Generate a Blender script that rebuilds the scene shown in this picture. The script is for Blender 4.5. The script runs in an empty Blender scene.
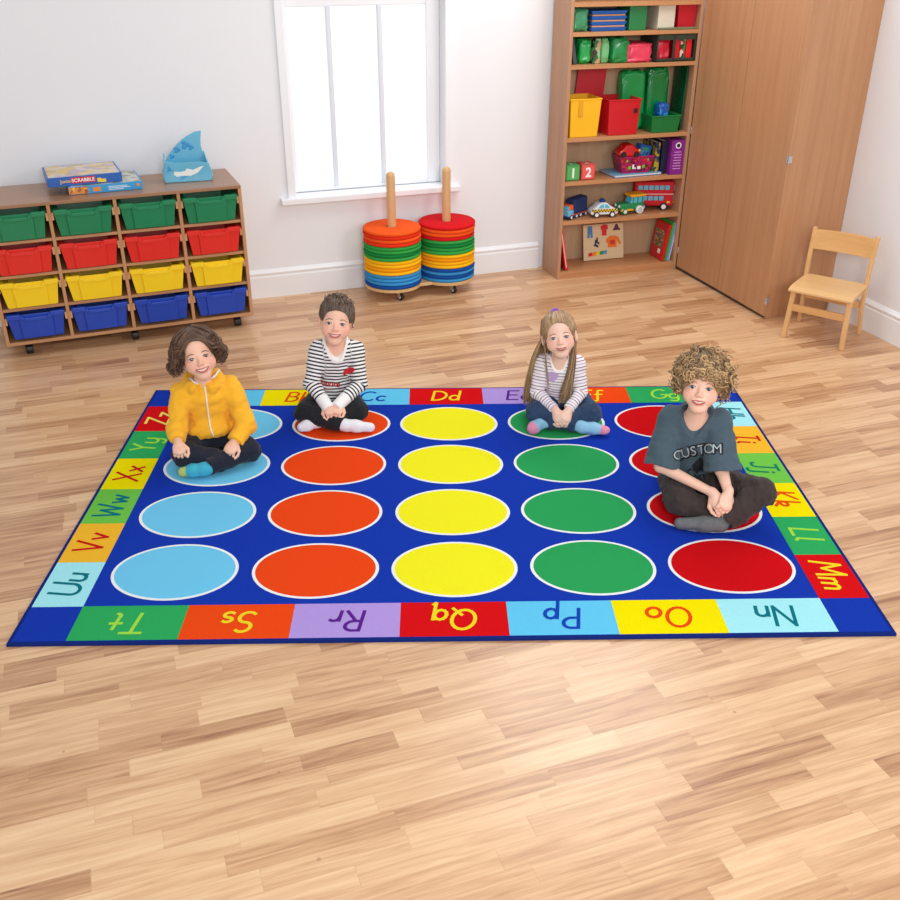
import bpy, bmesh, math, random
import numpy as np
from mathutils import Vector, Matrix, Euler
from mathutils.bvhtree import BVHTree
random.seed(7); RS = np.random.RandomState(11)
PI = math.pi
sc = bpy.context.scene
COL = sc.collection
sc.view_settings.view_transform = 'Standard'
sc.view_settings.look = 'None'
sc.view_settings.gamma = 1.0
sc.view_settings.use_curve_mapping = False
sc.view_settings.exposure = 0.0

# ------------------------------------------------------------------ camera
CAM_Z, PITCH, YAW, FPX = 2.127, 0.4902, -0.33597, 980.87
cd = bpy.data.cameras.new('camera'); cam = bpy.data.objects.new('camera', cd); COL.objects.link(cam)
cam.location = (0, 0, CAM_Z)
cam.rotation_euler = (PI/2 - PITCH, 0, YAW)
cd.sensor_fit = 'HORIZONTAL'; cd.sensor_width = 36; cd.lens = 36*FPX/900
cd.clip_start = .05; cd.clip_end = 60
sc.camera = cam

# ------------------------------------------------------------------ materials
def lin(c):
    c = c/255.
    return c/12.92 if c <= .04045 else ((c+.055)/1.055)**2.4
def rgb(t): return (lin(t[0]), lin(t[1]), lin(t[2]), 1)
def new_mat(name):
    m = bpy.data.materials.new(name); m.use_nodes = True
    nt = m.node_tree; b = nt.nodes['Principled BSDF']
    return m, nt, b
def N(nt, typ, **kw):
    n = nt.nodes.new(typ)
    for k, v in kw.items(): setattr(n, k, v)
    return n
def math_n(nt, op, a, b=None, c=None):
    n = nt.nodes.new('ShaderNodeMath'); n.operation = op
    for i, v in enumerate((a, b, c)):
        if v is None: continue
        if isinstance(v, (int, float)): n.inputs[i].default_value = v
        else: nt.links.new(v, n.inputs[i])
    return n.outputs[0]
def mixc(nt, fac, a, b, mode='MIX'):
    n = nt.nodes.new('ShaderNodeMix'); n.data_type = 'RGBA'; n.blend_type = mode
    for i, v in ((0, fac), (6, a), (7, b)):
        if isinstance(v, (int, float)): n.inputs[i].default_value = v
        elif isinstance(v, tuple): n.inputs[i].default_value = v
        else: nt.links.new(v, n.inputs[i])
    return n.outputs[2]
_mc = {}
def mat(name, col, rough=.5, var=.06, nscale=30, bump=0., bscale=200, spec=.5, sheen=0., trans=0., coat=0.):
    """plain procedural material: base colour with a slight noise variation and optional bump"""
    if name in _mc: return _mc[name]
    m, nt, b = new_mat(name); _mc[name] = m
    tc = N(nt, 'ShaderNodeTexCoord'); no = N(nt, 'ShaderNodeTexNoise'); no.inputs['Scale'].default_value = nscale
    no.inputs['Detail'].default_value = 3
    nt.links.new(tc.outputs['Object'], no.inputs['Vector'])
    c = rgb(col); d = tuple(min(1, x*(1-var)) for x in c[:3])+(1,); e = tuple(min(1, x*(1+var)+.002) for x in c[:3])+(1,)
    nt.links.new(mixc(nt, no.outputs['Fac'], d, e), b.inputs['Base Color'])
    b.inputs['Roughness'].default_value = rough
    b.inputs['Specular IOR Level'].default_value = spec
    if sheen: b.inputs['Sheen Weight'].default_value = sheen
    if trans: b.inputs['Transmission Weight'].default_value = trans
    if coat: b.inputs['Coat Weight'].default_value = coat
    if bump:
        n2 = N(nt, 'ShaderNodeTexNoise'); n2.inputs['Scale'].default_value = bscale; n2.inputs['Detail'].default_value = 2
        nt.links.new(tc.outputs['Object'], n2.inputs['Vector'])
        bp = N(nt, 'ShaderNodeBump'); bp.inputs['Strength'].default_value = bump; bp.inputs['Distance'].default_value = .004
        nt.links.new(n2.outputs['Fac'], bp.inputs['Height']); nt.links.new(bp.outputs['Normal'], b.inputs['Normal'])
    return m
def wood(name, c1, c2, axis='X', scale=1., rough=.42, fine=1.):
    if name in _mc: return _mc[name]
    m, nt, b = new_mat(name); _mc[name] = m
    tc = N(nt, 'ShaderNodeTexCoord'); mp = N(nt, 'ShaderNodeMapping')
    s = [40*scale]*3; s['XYZ'.index(axis)] = 1.6*scale
    mp.inputs['Scale'].default_value = s
    nt.links.new(tc.outputs['Object'], mp.inputs['Vector'])
    no = N(nt, 'ShaderNodeTexNoise'); no.inputs['Scale'].default_value = 1.; no.inputs['Detail'].default_value = 6; no.inputs['Distortion'].default_value = .6
    nt.links.new(mp.outputs[0], no.inputs['Vector'])
    s2 = [260*scale]*3; s2['XYZ'.index(axis)] = 18*scale
    mp2 = N(nt, 'ShaderNodeMapping'); mp2.inputs['Scale'].default_value = s2
    nt.links.new(tc.outputs['Object'], mp2.inputs['Vector'])
    n2 = N(nt, 'ShaderNodeTexNoise'); n2.inputs['Scale'].default_value = 1.
    nt.links.new(mp2.outputs[0], n2.inputs['Vector'])
    f = math_n(nt, 'MULTIPLY_ADD', n2.outputs['Fac'], .35*fine, math_n(nt, 'MULTIPLY', no.outputs['Fac'], 1.25))
    f = math_n(nt, 'SUBTRACT', f, .3)
    nt.links.new(mixc(nt, f, rgb(c1), rgb(c2)), b.inputs['Base Color'])
    b.inputs['Roughness'].default_value = rough
    return m

# ------------------------------------------------------------------ mesh helpers
class MB:
    def __init__(s): s.v = []; s.f = []; s.m = []
    def add(s, vs, fs, mi=0, M=None):
        o = len(s.v)
        if M is not None: vs = [tuple(M @ Vector(v)) for v in vs]
        s.v += [tuple(v) for v in vs]
        for f in fs: s.f.append(tuple(o+i for i in f)); s.m.append(mi)
        return s
    def box(s, a, b, mi=0, M=None):
        x0, y0, z0 = a; x1, y1, z1 = b
        vs = [(x0,y0,z0),(x1,y0,z0),(x1,y1,z0),(x0,y1,z0),(x0,y0,z1),(x1,y0,z1),(x1,y1,z1),(x0,y1,z1)]
        return s.add(vs, [(3,2,1,0),(4,5,6,7),(0,1,5,4),(1,2,6,5),(2,3,7,6),(3,0,4,7)], mi, M)
    def hexa(s, bot, top, mi=0, M=None):
        return s.add(list(bot)+list(top), [(3,2,1,0),(4,5,6,7),(0,1,5,4),(1,2,6,5),(2,3,7,6),(3,0,4,7)], mi, M)
    def prism(s, pts, z0, z1, mi=0, M=None):
        n = len(pts); vs = [(x,y,z0) for x,y in pts]+[(x,y,z1) for x,y in pts]
        fs = [tuple(reversed(range(n))), tuple(range(n, 2*n))]+[(i,(i+1)%n,n+(i+1)%n,n+i) for i in range(n)]
        return s.add(vs, fs, mi, M)
    def lathe(s, prof, n=32, mi=0, M=None, cap=True):
        vs = []; fs = []
        for r, z in prof:
            for i in range(n):
                a = 2*PI*i/n; vs.append((r*math.cos(a), r*math.sin(a), z))
        for k in range(len(prof)-1):
            for i in range(n):
                j = (i+1) % n; fs.append((k*n+i, k*n+j, (k+1)*n+j, (k+1)*n+i))
        if cap:
            fs.append(tuple(reversed(range(n)))); fs.append(tuple((len(prof)-1)*n+i for i in range(n)))
        return s.add(vs, fs, mi, M)
    def ring(s, prof, n=32, mi=0, M=None):   # closed profile revolved (torus-like)
        vs = []; fs = []; K = len(prof)
        for r, z in prof:
            for i in range(n):
                a = 2*PI*i/n; vs.append((r*math.cos(a), r*math.sin(a), z))
        for k in range(K):
            for i in range(n):
                j = (i+1) % n; q = (k+1) % K; fs.append((k*n+i, k*n+j, q*n+j, q*n+i))
        return s.add(vs, fs, mi, M)
    def tube(s, pts, r, n=8, mi=0, M=None):
        pts = [Vector(p) for p in pts]; K = len(pts)
        rs = r if isinstance(r, (list, tuple)) else [r]*K
        vs = []; up = None
        for k, p in enumerate(pts):
            d = (pts[min(k+1,K-1)]-pts[max(k-1,0)]).normalized()
            if up is None: up = Vector((0,0,1)) if abs(d.z) < .9 else Vector((1,0,0))
            a = d.cross(up).normalized(); b = a.cross(d).normalized(); up = b
            for i in range(n):
                t = 2*PI*i/n; vs.append(p+a*math.cos(t)*rs[k]+b*math.sin(t)*rs[k])
        fs = [(k*n+i, k*n+(i+1)%n, (k+1)*n+(i+1)%n, (k+1)*n+i) for k in range(K-1) for i in range(n)]
        fs.append(tuple(reversed(range(n)))); fs.append(tuple((K-1)*n+i for i in range(n)))
        return s.add(vs, fs, mi, M)
    def ball(s, c, r, nu=16, nv=10, mi=0, M=None):
        rx, ry, rz = r if isinstance(r, (tuple, list)) else (r, r, r)
        vs = [(c[0], c[1], c[2]-rz)]
        for k in range(1, nv):
            a = -PI/2+PI*k/nv
            for i in range(nu):
                t = 2*PI*i/nu; vs.append((c[0]+rx*math.cos(a)*math.cos(t), c[1]+ry*math.cos(a)*math.sin(t), c[2]+rz*math.sin(a)))
        vs.append((c[0], c[1], c[2]+rz)); L = len(vs)-1
        fs = [(0, 1+(i+1)%nu, 1+i) for i in range(nu)]
        for k in range(nv-2):
            for i in range(nu):
                j = (i+1)%nu; fs.append((1+k*nu+i, 1+k*nu+j, 1+(k+1)*nu+j, 1+(k+1)*nu+i))
        fs += [(1+(nv-2)*nu+i, 1+(nv-2)*nu+(i+1)%nu, L) for i in range(nu)]
        return s.add(vs, fs, mi, M)
    def build(s, name, mats, parent=None, bevel=0, seg=2, smooth=False, loc=None, rot=None, sub=0, solid=0):
        me = bpy.data.meshes.new(name); me.from_pydata(s.v, [], s.f)
        if not isinstance(mats, (list, tuple)): mats = [mats]
        for m in mats: me.materials.append(m)
        me.polygons.foreach_set('material_index', s.m)
        if smooth: me.polygons.foreach_set('use_smooth', [True]*len(s.f))
        me.update()
        o = bpy.data.objects.new(name, me); COL.objects.link(o)
        if parent: o.parent = parent
        if loc: o.location = loc
        if rot: o.rotation_euler = rot
        if solid:
            md = o.modifiers.new('solid', 'SOLIDIFY'); md.thickness = solid; md.offset = 0
        if bevel:
            md = o.modifiers.new('bevel', 'BEVEL'); md.width = bevel; md.segments = seg; md.limit_method = 'ANGLE'; md.angle_limit = math.radians(35)
        if sub:
            md = o.modifiers.new('sub', 'SUBSURF'); md.levels = sub; md.render_levels = sub
        return o
def tag(o, label=None, cat=None, group=None, kind=None):
    if label: o['label'] = label
    if cat: o['category'] = cat
    if group: o['group'] = group
    if kind: o['kind'] = kind
    return o
def thing(name, label, cat, loc=(0,0,0), rz=0, group=None):
    o = bpy.data.objects.new(name, None); COL.objects.link(o); o.location = loc; o.rotation_euler = (0,0,rz)
    o.empty_display_size = .05
    return tag(o, label, cat, group)
def copy_tree(o, parent=None):
    c = o.copy(); COL.objects.link(c); c.parent = parent
    for ch in [x for x in bpy.data.objects if x.parent == o]: copy_tree(ch, c)
    return c
def T(x, y, z): return Matrix.Translation((x, y, z))
def RX(a): return Matrix.Rotation(a, 4, 'X')
def RY(a): return Matrix.Rotation(a, 4, 'Y')
def RZ(a): return Matrix.Rotation(a, 4, 'Z')
_tx = {}
def text_mesh(s, size=1., bold=0., shear=0., align='CENTER', space=1.):
    """outline of a word as (verts2d, faces), centred in both axes"""
    key = (s, bold, shear, align, space)
    if key not in _tx:
        cu = bpy.data.curves.new('t', 'FONT'); cu.body = s; cu.size = 1; cu.offset = bold; cu.shear = shear
        cu.align_x = align; cu.resolution_u = 4; cu.space_character = space
        ob = bpy.data.objects.new('t', cu); COL.objects.link(ob)
        dg = bpy.context.evaluated_depsgraph_get(); me = bpy.data.meshes.new_from_object(ob.evaluated_get(dg))
        vs = [(v.co.x, v.co.y) for v in me.vertices]; fs = [tuple(p.vertices) for p in me.polygons]
        bpy.data.objects.remove(ob); bpy.data.curves.remove(cu); bpy.data.meshes.remove(me)
        xs = [v[0] for v in vs]; ys = [v[1] for v in vs]
        cx = (min(xs)+max(xs))/2; cy = (min(ys)+max(ys))/2
        _tx[key] = ([(x-cx, y-cy) for x, y in vs], fs)
    vs, fs = _tx[key]
    return [(x*size, y*size) for x, y in vs], fs
def orient_up(vs3, fs, nrm):
    out = []
    for f in fs:
        a, b, c = Vector(vs3[f[0]]), Vector(vs3[f[1]]), Vector(vs3[f[2]])
        out.append(tuple(reversed(f)) if (b-a).cross(c-a).dot(nrm) < 0 else f)
    return out
def put_text(mb, s, size, M, mi=0, th=.0006, **kw):
    """text as a thin relief: M maps the text's xy plane (z outwards) to its place"""
    vs, fs = text_mesh(s, size, **kw)
    v3 = [(x, y, th) for x, y in vs]
    mb.add(v3, orient_up(v3, fs, Vector((0,0,1))), mi, M)
# ------------------------------------------------------------------ the room
YB, XR, XL, YF, ZC = 6.16, 4.17, -2.6, -1.2, 2.75
def floor_material():
    m, nt, b = new_mat('parquet')
    tc = N(nt, 'ShaderNodeTexCoord'); sp = N(nt, 'ShaderNodeSeparateXYZ'); nt.links.new(tc.outputs['Object'], sp.inputs[0])
    X, Y = sp.outputs['X'], sp.outputs['Y']
    yr = math_n(nt, 'DIVIDE', Y, .071); row = math_n(nt, 'FLOOR', yr); fy = math_n(nt, 'FRACT', yr)
    wr = N(nt, 'ShaderNodeTexWhiteNoise', noise_dimensions='1D'); nt.links.new(row, wr.inputs['W'])
    rv = wr.outputs['Value']
    row2 = math_n(nt, 'ADD', row, 71.3); wr2 = N(nt, 'ShaderNodeTexWhiteNoise', noise_dimensions='1D'); nt.links.new(row2, wr2.inputs['W'])
    L = math_n(nt, 'MULTIPLY_ADD', wr2.outputs['Value'], .28, .27)
    xx = math_n(nt, 'ADD', math_n(nt, 'DIVIDE', X, L), math_n(nt, 'MULTIPLY', rv, 37.7))
    col = math_n(nt, 'FLOOR', xx); fx = math_n(nt, 'FRACT', xx)
    cb = N(nt, 'ShaderNodeCombineXYZ'); nt.links.new(row, cb.inputs[0]); nt.links.new(col, cb.inputs[1])
    w2 = N(nt, 'ShaderNodeTexWhiteNoise', noise_dimensions='2D'); nt.links.new(cb.outputs[0], w2.inputs['Vector'])
    tone = w2.outputs['Value']
    # grain, shifted per block so it does not run across joints
    sh = math_n(nt, 'MULTIPLY', tone, 40.)
    c2 = N(nt, 'ShaderNodeCombineXYZ'); nt.links.new(math_n(nt, 'MULTIPLY_ADD', X, 3., sh), c2.inputs[0])
    nt.links.new(math_n(nt, 'MULTIPLY_ADD', Y, 55., sh), c2.inputs[1])
    g = N(nt, 'ShaderNodeTexNoise'); g.inputs['Scale'].default_value = 1; g.inputs['Detail'].default_value = 5; g.inputs['Distortion'].default_value = .8
    nt.links.new(c2.outputs[0], g.inputs['Vector'])
    c3 = N(nt, 'ShaderNodeCombineXYZ'); nt.links.new(math_n(nt, 'MULTIPLY_ADD', X, 14., sh), c3.inputs[0])
    nt.links.new(math_n(nt, 'MULTIPLY_ADD', Y, 300., sh), c3.inputs[1])
    g2 = N(nt, 'ShaderNodeTexNoise'); g2.inputs['Scale'].default_value = 1; nt.links.new(c3.outputs[0], g2.inputs['Vector'])
    f = math_n(nt, 'MULTIPLY_ADD', g.outputs['Fac'], 1.25, math_n(nt, 'MULTIPLY', tone, .55))
    f = math_n(nt, 'ADD', f, math_n(nt, 'MULTIPLY', g2.outputs['Fac'], .25))
    f = math_n(nt, 'SUBTRACT', f, .56)
    cr = N(nt, 'ShaderNodeValToRGB'); nt.links.new(f, cr.inputs[0])
    e = cr.color_ramp.elements
    e[0].position = .0; e[0].color = rgb((232, 193, 150)); e[1].position = 1.; e[1].color = rgb((148, 99, 66))
    for ps, c in ((.3, (220, 177, 134)), (.55, (203, 157, 115)), (.8, (179, 131, 92))):
        q = cr.color_ramp.elements.new(ps); q.color = rgb(c)
    # joints
    jy = math_n(nt, 'LESS_THAN', math_n(nt, 'ABSOLUTE', math_n(nt, 'SUBTRACT', fy, .012)), .014)
    jx = math_n(nt, 'LESS_THAN', fx, .005)
    j = math_n(nt, 'MULTIPLY', math_n(nt, 'MAXIMUM', jy, jx), .16)
    # small dark knots and flecks
    kn = N(nt, 'ShaderNodeTexVoronoi'); kn.inputs['Scale'].default_value = 5.3; nt.links.new(tc.outputs['Object'], kn.inputs['Vector'])
    kf = math_n(nt, 'MULTIPLY', math_n(nt, 'LESS_THAN', kn.outputs['Distance'], .030), .4)
    fac = math_n(nt, 'MAXIMUM', j, kf)
    nt.links.new(mixc(nt, fac, cr.outputs[0], rgb((128, 82, 48))), b.inputs['Base Color'])
    b.inputs['Roughness'].default_value = .30; b.inputs['Specular IOR Level'].default_value = .75
    bp = N(nt, 'ShaderNodeBump'); bp.inputs['Strength'].default_value = .10; bp.inputs['Distance'].default_value = .002
    nt.links.new(math_n(nt, 'ADD', g2.outputs['Fac'], math_n(nt, 'MULTIPLY', j, -2.)), bp.inputs['Height'])
    nt.links.new(bp.outputs['Normal'], b.inputs['Normal'])
    return m
M_wall = mat('wall_paint', (236, 237, 241), .75, .01, 6, .08, 90)
M_white = mat('white_gloss_paint', (240, 242, 246), .35, .01, 10)
M_ceil = mat('ceiling_paint', (242, 242, 242), .8, .01, 5)

MB().box((XL, YF, -.06), (XR, YB, 0)).build('floor', floor_material())
bpy.data.objects['floor']['kind'] = 'structure'
# back wall with the window opening
OX0, OX1, OZ0, OZ1 = 1.125, 2.115, .625, 1.95
w = MB()
w.box((XL, YB, -.06), (OX0, YB+.25, ZC)).box((OX1, YB, -.06), (XR+.2, YB+.25, ZC))
w.box((OX0, YB, -.06), (OX1, YB+.25, OZ0)).box((OX0, YB, OZ1), (OX1, YB+.25, ZC))
tag(w.build('wall_back', M_wall), kind='structure')
tag(MB().box((XR, 2.3, -.06), (XR+.2, YB, ZC)).build('wall_right', M_wall), kind='structure')
def skirting(name, a, b, nx, ny):
    # profile: plain board, small step, moulded top
    prof = [(0, 0), (.02, 0), (.02, .135), (.016, .142), (.016, .150), (.020, .156), (.020, .163), (.012, .172), (.006, .180), (0, .182)]
    m = MB(); vs = []; K = len(prof)
    for (x, y) in (a, b):
        for d, z in prof: vs.append((x+nx*d, y+ny*d, z))
    fs = [(i, (i+1) % K, K+(i+1) % K, K+i) for i in range(K)]+[tuple(range(K)), tuple(reversed(range(K, 2*K)))]
    return tag(m.add(vs, fs).build(name, M_white), kind='structure')
skirting('baseboard_back', (XL, YB), (2.80, YB), 0, -1)
skirting('baseboard_right', (XR, 2.3), (XR, 4.72), -1, 0)
# window
wn = tag(bpy.data.objects.new('window_1', None), kind='structure'); COL.objects.link(wn)
f = MB()
f.box((OX0-.05, YB-.018, OZ0-.005), (OX0, YB+.002, OZ1+.075)).box((OX1, YB-.018, OZ0-.005), (OX1+.07, YB+.002, OZ1+.075))
f.box((OX0, YB-.018, OZ1), (OX1, YB+.002, OZ1+.075))
f.build('window_casing', M_white, wn, bevel=.004)
f = MB()
PY_ = YB+.10
f.box((OX0+.0005, PY_-.003, OZ0+.005), (OX0+.04, PY_+.05, OZ1-.001)).box((OX1-.085, PY_-.003, OZ0+.005), (OX1-.0005, PY_+.05, OZ1-.001))
f.box((OX0+.04, PY_, OZ0+.005), (OX1-.085, PY_+.049, OZ0+.03)).box((OX0+.04, PY_, OZ1-.24), (OX1-.085, PY_+.049, OZ1-.002))
f.build('window_frame', M_white, wn, bevel=.004)
for x in (1.415, 1.733):
    MB().box((x-.014, PY_-.008, OZ0+.03), (x+.014, PY_+.045, OZ1-.24)).build('mullion', mat('mullion_paint', (222, 227, 236), .4, .01, 10), wn, bevel=.004)
MB().box((OX0-.10, YB-.055, OZ0-.035), (OX1+.095, YB+.099, OZ0+.004)).build('window_sill', M_white, wn, bevel=.006)
mg, nt, b = new_mat('window_glass')
b.inputs['Base Color'].default_value = (.8, .84, .88, 1); b.inputs['Roughness'].default_value = .2
b.inputs['Emission Color'].default_value = (.93, .97, 1, 1); b.inputs['Emission Strength'].default_value = .42   # frosted pane lit by daylight
for x0, x1 in ((OX0+.04, 1.401), (1.429, 1.719), (1.747, OX1-.085)):
    MB().box((x0, PY_+.018, OZ0+.03), (x1, PY_+.024, OZ1-.24)).build('window_pane', mg, wn)

# ------------------------------------------------------------------ the rug
RC, RYAW, RW, RD = (1.195, 3.431), -.3173, 3.0, 2.04
def rugm(name, c): return mat('rug_'+name, c, .97, .2, 330, .7, 420, spec=.03)
rc = dict(blue=(22, 56, 170), binding=(22, 42, 118), red=(214, 16, 22), green=(46, 168, 92), lime=(112, 196, 74), yellow=(255, 226, 0), amber=(255, 184, 48),
    cyan=(164, 232, 246), sky=(98, 198, 240), lilac=(178, 150, 220), orange=(242, 74, 20), dot_blue=(112, 200, 240), dot_orange=(240, 72, 22), dot_yellow=(255, 240, 36),
    dot_green=(44, 160, 88), dot_red=(206, 14, 22), white=(246, 250, 246), l_red=(200, 22, 26), l_teal=(10, 116, 128), l_green=(20, 128, 96), l_yellow=(246, 214, 40),
    l_lime=(158, 222, 72), l_purple=(94, 34, 142), l_blue=(22, 70, 178), l_orange=(232, 74, 20), l_pale=(250, 226, 110))
rk = list(rc); rmats = [rugm(k, rc[k]) for k in rk]; ri = {k: i for i, k in enumerate(rk)}
rug = MB()
def rrect(x0, y0, x1, y1, z0, z1, mi): rug.box((x0, y0, z0), (x1, y1, z1), mi)
rrect(-RW/2, -RD/2, RW/2, RD/2, 0, .010, ri['binding'])
rrect(-RW/2+.013, -RD/2+.013, RW/2-.013, RD/2-.013, .004, .0112, ri['blue'])
def disc(cx, cy, rx, ry, z0, z1, mi, n=56, seed=0):
    rr = random.Random(seed); ph = [rr.uniform(0, 6.28) for _ in range(3)]
    pts = []
    for i in range(n):
        t = 2*PI*i/n; w = 1+.006*math.sin(2*t+ph[0])+.006*math.sin(3*t+ph[1])
        pts.append((cx+rx*w*math.cos(t), cy+ry*w*math.sin(t)))
    rug.prism(pts, z0, z1, mi)
cols = ['dot_blue', 'dot_orange', 'dot_yellow', 'dot_green', 'dot_red']
for i in range(5):
    for j in range(4):
        cx = .009+(i-2)*.519; cy = -.002+(j-1.5)*.404
        disc(cx, cy, .2345, .1795, .006, .0118, ri['white'], seed=i*4+j); disc(cx, cy, .2225, .168, .006, .0124, ri[cols[i]], seed=i*4+j)
CX, CY, TW, TH = 1.306, .818, 2.612/7, 1.636/6
top = [('A','a','sky','l_blue'), ('B','b','yellow','l_orange'), ('C','c','sky','l_blue'), ('D','d','red','l_yellow'), ('E','e','lilac','l_purple'), ('F','f','orange','l_yellow'), ('G','g','green','l_lime')]
right = [('H','h','cyan','l_teal'), ('I','i','amber','l_red'), ('J','j','lime','l_green'), ('K','k','yellow','l_orange'), ('L','l','green','l_lime'), ('M','m','red','l_yellow')]
bottom = [('N','n','cyan','l_teal'), ('O','o','yellow','l_orange'), ('P','p','sky','l_blue'), ('Q','q','red','l_yellow'), ('R','r','lilac','l_purple'), ('S','s','orange','l_yellow'), ('T','t','green','l_lime')]
left = [('U','u','cyan','l_teal'), ('V','v','amber','l_red'), ('W','w','lime','l_teal'), ('X','x','yellow','l_red'), ('Y','y','green','l_lime'), ('Z','z','red','l_pale')]
# pen-stroke letters, as in a primary school hand: strokes in a box one unit high
def arc(cx, cy, rx, ry, a0, a1, n=12): return [(cx+rx*math.cos(math.radians(a0+(a1-a0)*k/n)), cy+ry*math.sin(math.radians(a0+(a1-a0)*k/n))) for k in range(n+1)]
GL = {
'A': (.62, [[(0,0),(.31,1),(.62,0)], [(.12,.36),(.5,.36)]]), 'a': (.42, [arc(.2,.25,.2,.25,50,310), [(.4,.5),(.4,0)]]),
'B': (.5, [[(0,0),(0,1)], [(0,1)]+arc(.22,.76,.22,.24,90,-90)+[(0,.52)], [(0,.52)]+arc(.25,.26,.25,.26,90,-90)+[(0,0)]]), 'b': (.42, [[(0,1),(0,0)], arc(.21,.25,.2,.25,180,-180)]),
'C': (.6, [arc(.38,.5,.38,.5,50,310)]), 'c': (.38, [arc(.24,.25,.22,.25,50,310)]),
'D': (.62, [[(0,0),(0,1)], [(0,1)]+arc(.16,.5,.46,.5,90,-90)+[(0,0)]]), 'd': (.42, [[(.42,1),(.42,0)], arc(.21,.25,.21,.25,0,360)]),
'E': (.48, [[(.48,1),(0,1),(0,0),(.48,0)], [(0,.52),(.42,.52)]]), 'e': (.42, [[(0,.27),(.42,.27)]+arc(.21,.25,.21,.25,5,310)]),
'F': (.46, [[(.46,1),(0,1),(0,0)], [(0,.52),(.4,.52)]]), 'f': (.34, [arc(.24,.82,.14,.16,50,180)+[(.1,-.02)]+arc(-.02,-.1,.12,.14,0,-100), [(-.02,.5),(.3,.5)]]),
'G': (.62, [arc(.36,.5,.36,.5,50,340)+[(.7,.42),(.45,.42)]]), 'g': (.42, [arc(.2,.25,.2,.25,0,360), [(.42,.5),(.42,-.1)]+arc(.22,-.12,.2,.18,0,-140)]),
'H': (.56, [[(0,0),(0,1)], [(.56,0),(.56,1)], [(0,.52),(.56,.52)]]), 'h': (.38, [[(0,1),(0,0)], [(0,.3)]+arc(.2,.3,.18,.2,180,0)+[(.38,0)]]),
'I': (.4, [[(.2,0),(.2,1)], [(0,1),(.4,1)], [(0,0),(.4,0)]]), 'i': (.12, [[(.04,.5),(.04,.08),(.14,0)], [(.04,.7),(.04,.73)]]),
'J': (.5, [[(.38,1),(.38,.25)]+arc(.19,.2,.19,.2,0,-160), [(.1,1),(.6,1)]]), 'j': (.16, [[(.1,.5),(.1,-.1)]+arc(-.06,-.12,.16,.16,0,-130), [(.1,.7),(.1,.73)]]),
'K': (.52, [[(0,0),(0,1)], [(.48,1),(.02,.5),(.52,0)]]), 'k': (.4, [[(0,1),(0,0)], [(0,.22)]+arc(.18,.37,.15,.13,190,-60)+[(.05,.22),(.38,0)]]),
'L': (.46, [[(0,1),(0,0),(.46,0)]]), 'l': (.16, [[(0,1),(0,.1),(.14,0)]]),
'M': (.8, [[(0,0),(.1,1),(.4,.3),(.7,1),(.8,0)]]), 'm': (.62, [[(0,.5),(0,0)], [(0,.3)]+arc(.15,.32,.15,.18,180,0)+[(.3,0)], [(.3,.3)]+arc(.46,.32,.15,.18,180,0)+[(.62,0)]]),
'N': (.62, [[(0,0),(0,1),(.62,0),(.62,1)]]), 'n': (.38, [[(0,.5),(0,0)], [(0,.28)]+arc(.19,.3,.19,.2,180,0)+[(.38,0)]]),
'O': (.76, [arc(.38,.5,.38,.5,90,450,20)]), 'o': (.46, [arc(.23,.25,.23,.25,90,450,16)]),
'P': (.5, [[(0,0),(0,1)], [(0,1)]+arc(.22,.74,.26,.26,90,-90)+[(0,.48)]]), 'p': (.42, [[(0,.5),(0,-.38)], arc(.21,.25,.2,.25,180,-180)]),
'Q': (.76, [arc(.38,.5,.38,.5,90,450,20), [(.46,.26),(.78,-.08)]]), 'q': (.44, [arc(.2,.25,.2,.25,0,360), [(.42,.5),(.42,-.38),(.5,-.3)]]),
'R': (.54, [[(0,0),(0,1)], [(0,1)]+arc(.22,.76,.26,.24,90,-90)+[(0,.52)], [(.18,.52),(.54,0)]]), 'r': (.3, [[(0,.5),(0,0)], [(0,.3)]+arc(.18,.3,.17,.2,180,50)]),
'S': (.5, [arc(.26,.76,.24,.24,40,270)+arc(.24,.26,.26,.26,90,-140)]), 's': (.34, [arc(.18,.38,.15,.12,40,270,8)+arc(.17,.13,.16,.13,90,-140,8)]),
'T': (.66, [[(.33,0),(.33,1)], [(0,1),(.66,1)]]), 't': (.3, [[(.12,.8),(.12,.12)]+arc(.24,.12,.12,.12,180,270,6), [(-.06,.5),(.3,.5)]]),
'U': (.6, [[(0,1),(0,.3)]+arc(.3,.3,.3,.3,180,360)+[(.6,1)]]), 'u': (.42, [[(0,.5),(0,.2)]+arc(.2,.2,.2,.2,180,360,8)+[(.4,.5)], [(.4,.5),(.4,0)]]),
'V': (.6, [[(0,1),(.3,0),(.6,1)]]), 'v': (.38, [[(0,.5),(.19,0),(.38,.5)]]),
'W': (.84, [[(0,1),(.2,0),(.42,.8),(.64,0),(.84,1)]]), 'w': (.56, [[(0,.5),(.14,0),(.28,.42),(.42,0),(.56,.5)]]),
'X': (.6, [[(0,1),(.6,0)], [(.6,1),(0,0)]]), 'x': (.38, [[(0,.5),(.38,0)], [(.38,.5),(0,0)]]),
'Y': (.56, [[(0,1),(.28,.5),(.28,0)], [(.56,1),(.28,.5)]]), 'y': (.4, [[(0,.5),(0,.2)]+arc(.2,.2,.2,.2,180,360,8), [(.4,.5),(.4,-.12)]+arc(.2,-.14,.2,.2,0,-140)]),
'Z': (.6, [[(0,1),(.6,1),(0,0),(.6,0)]]), 'z': (.38, [[(0,.5),(.38,.5),(0,0),(.38,0)]])}
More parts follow.
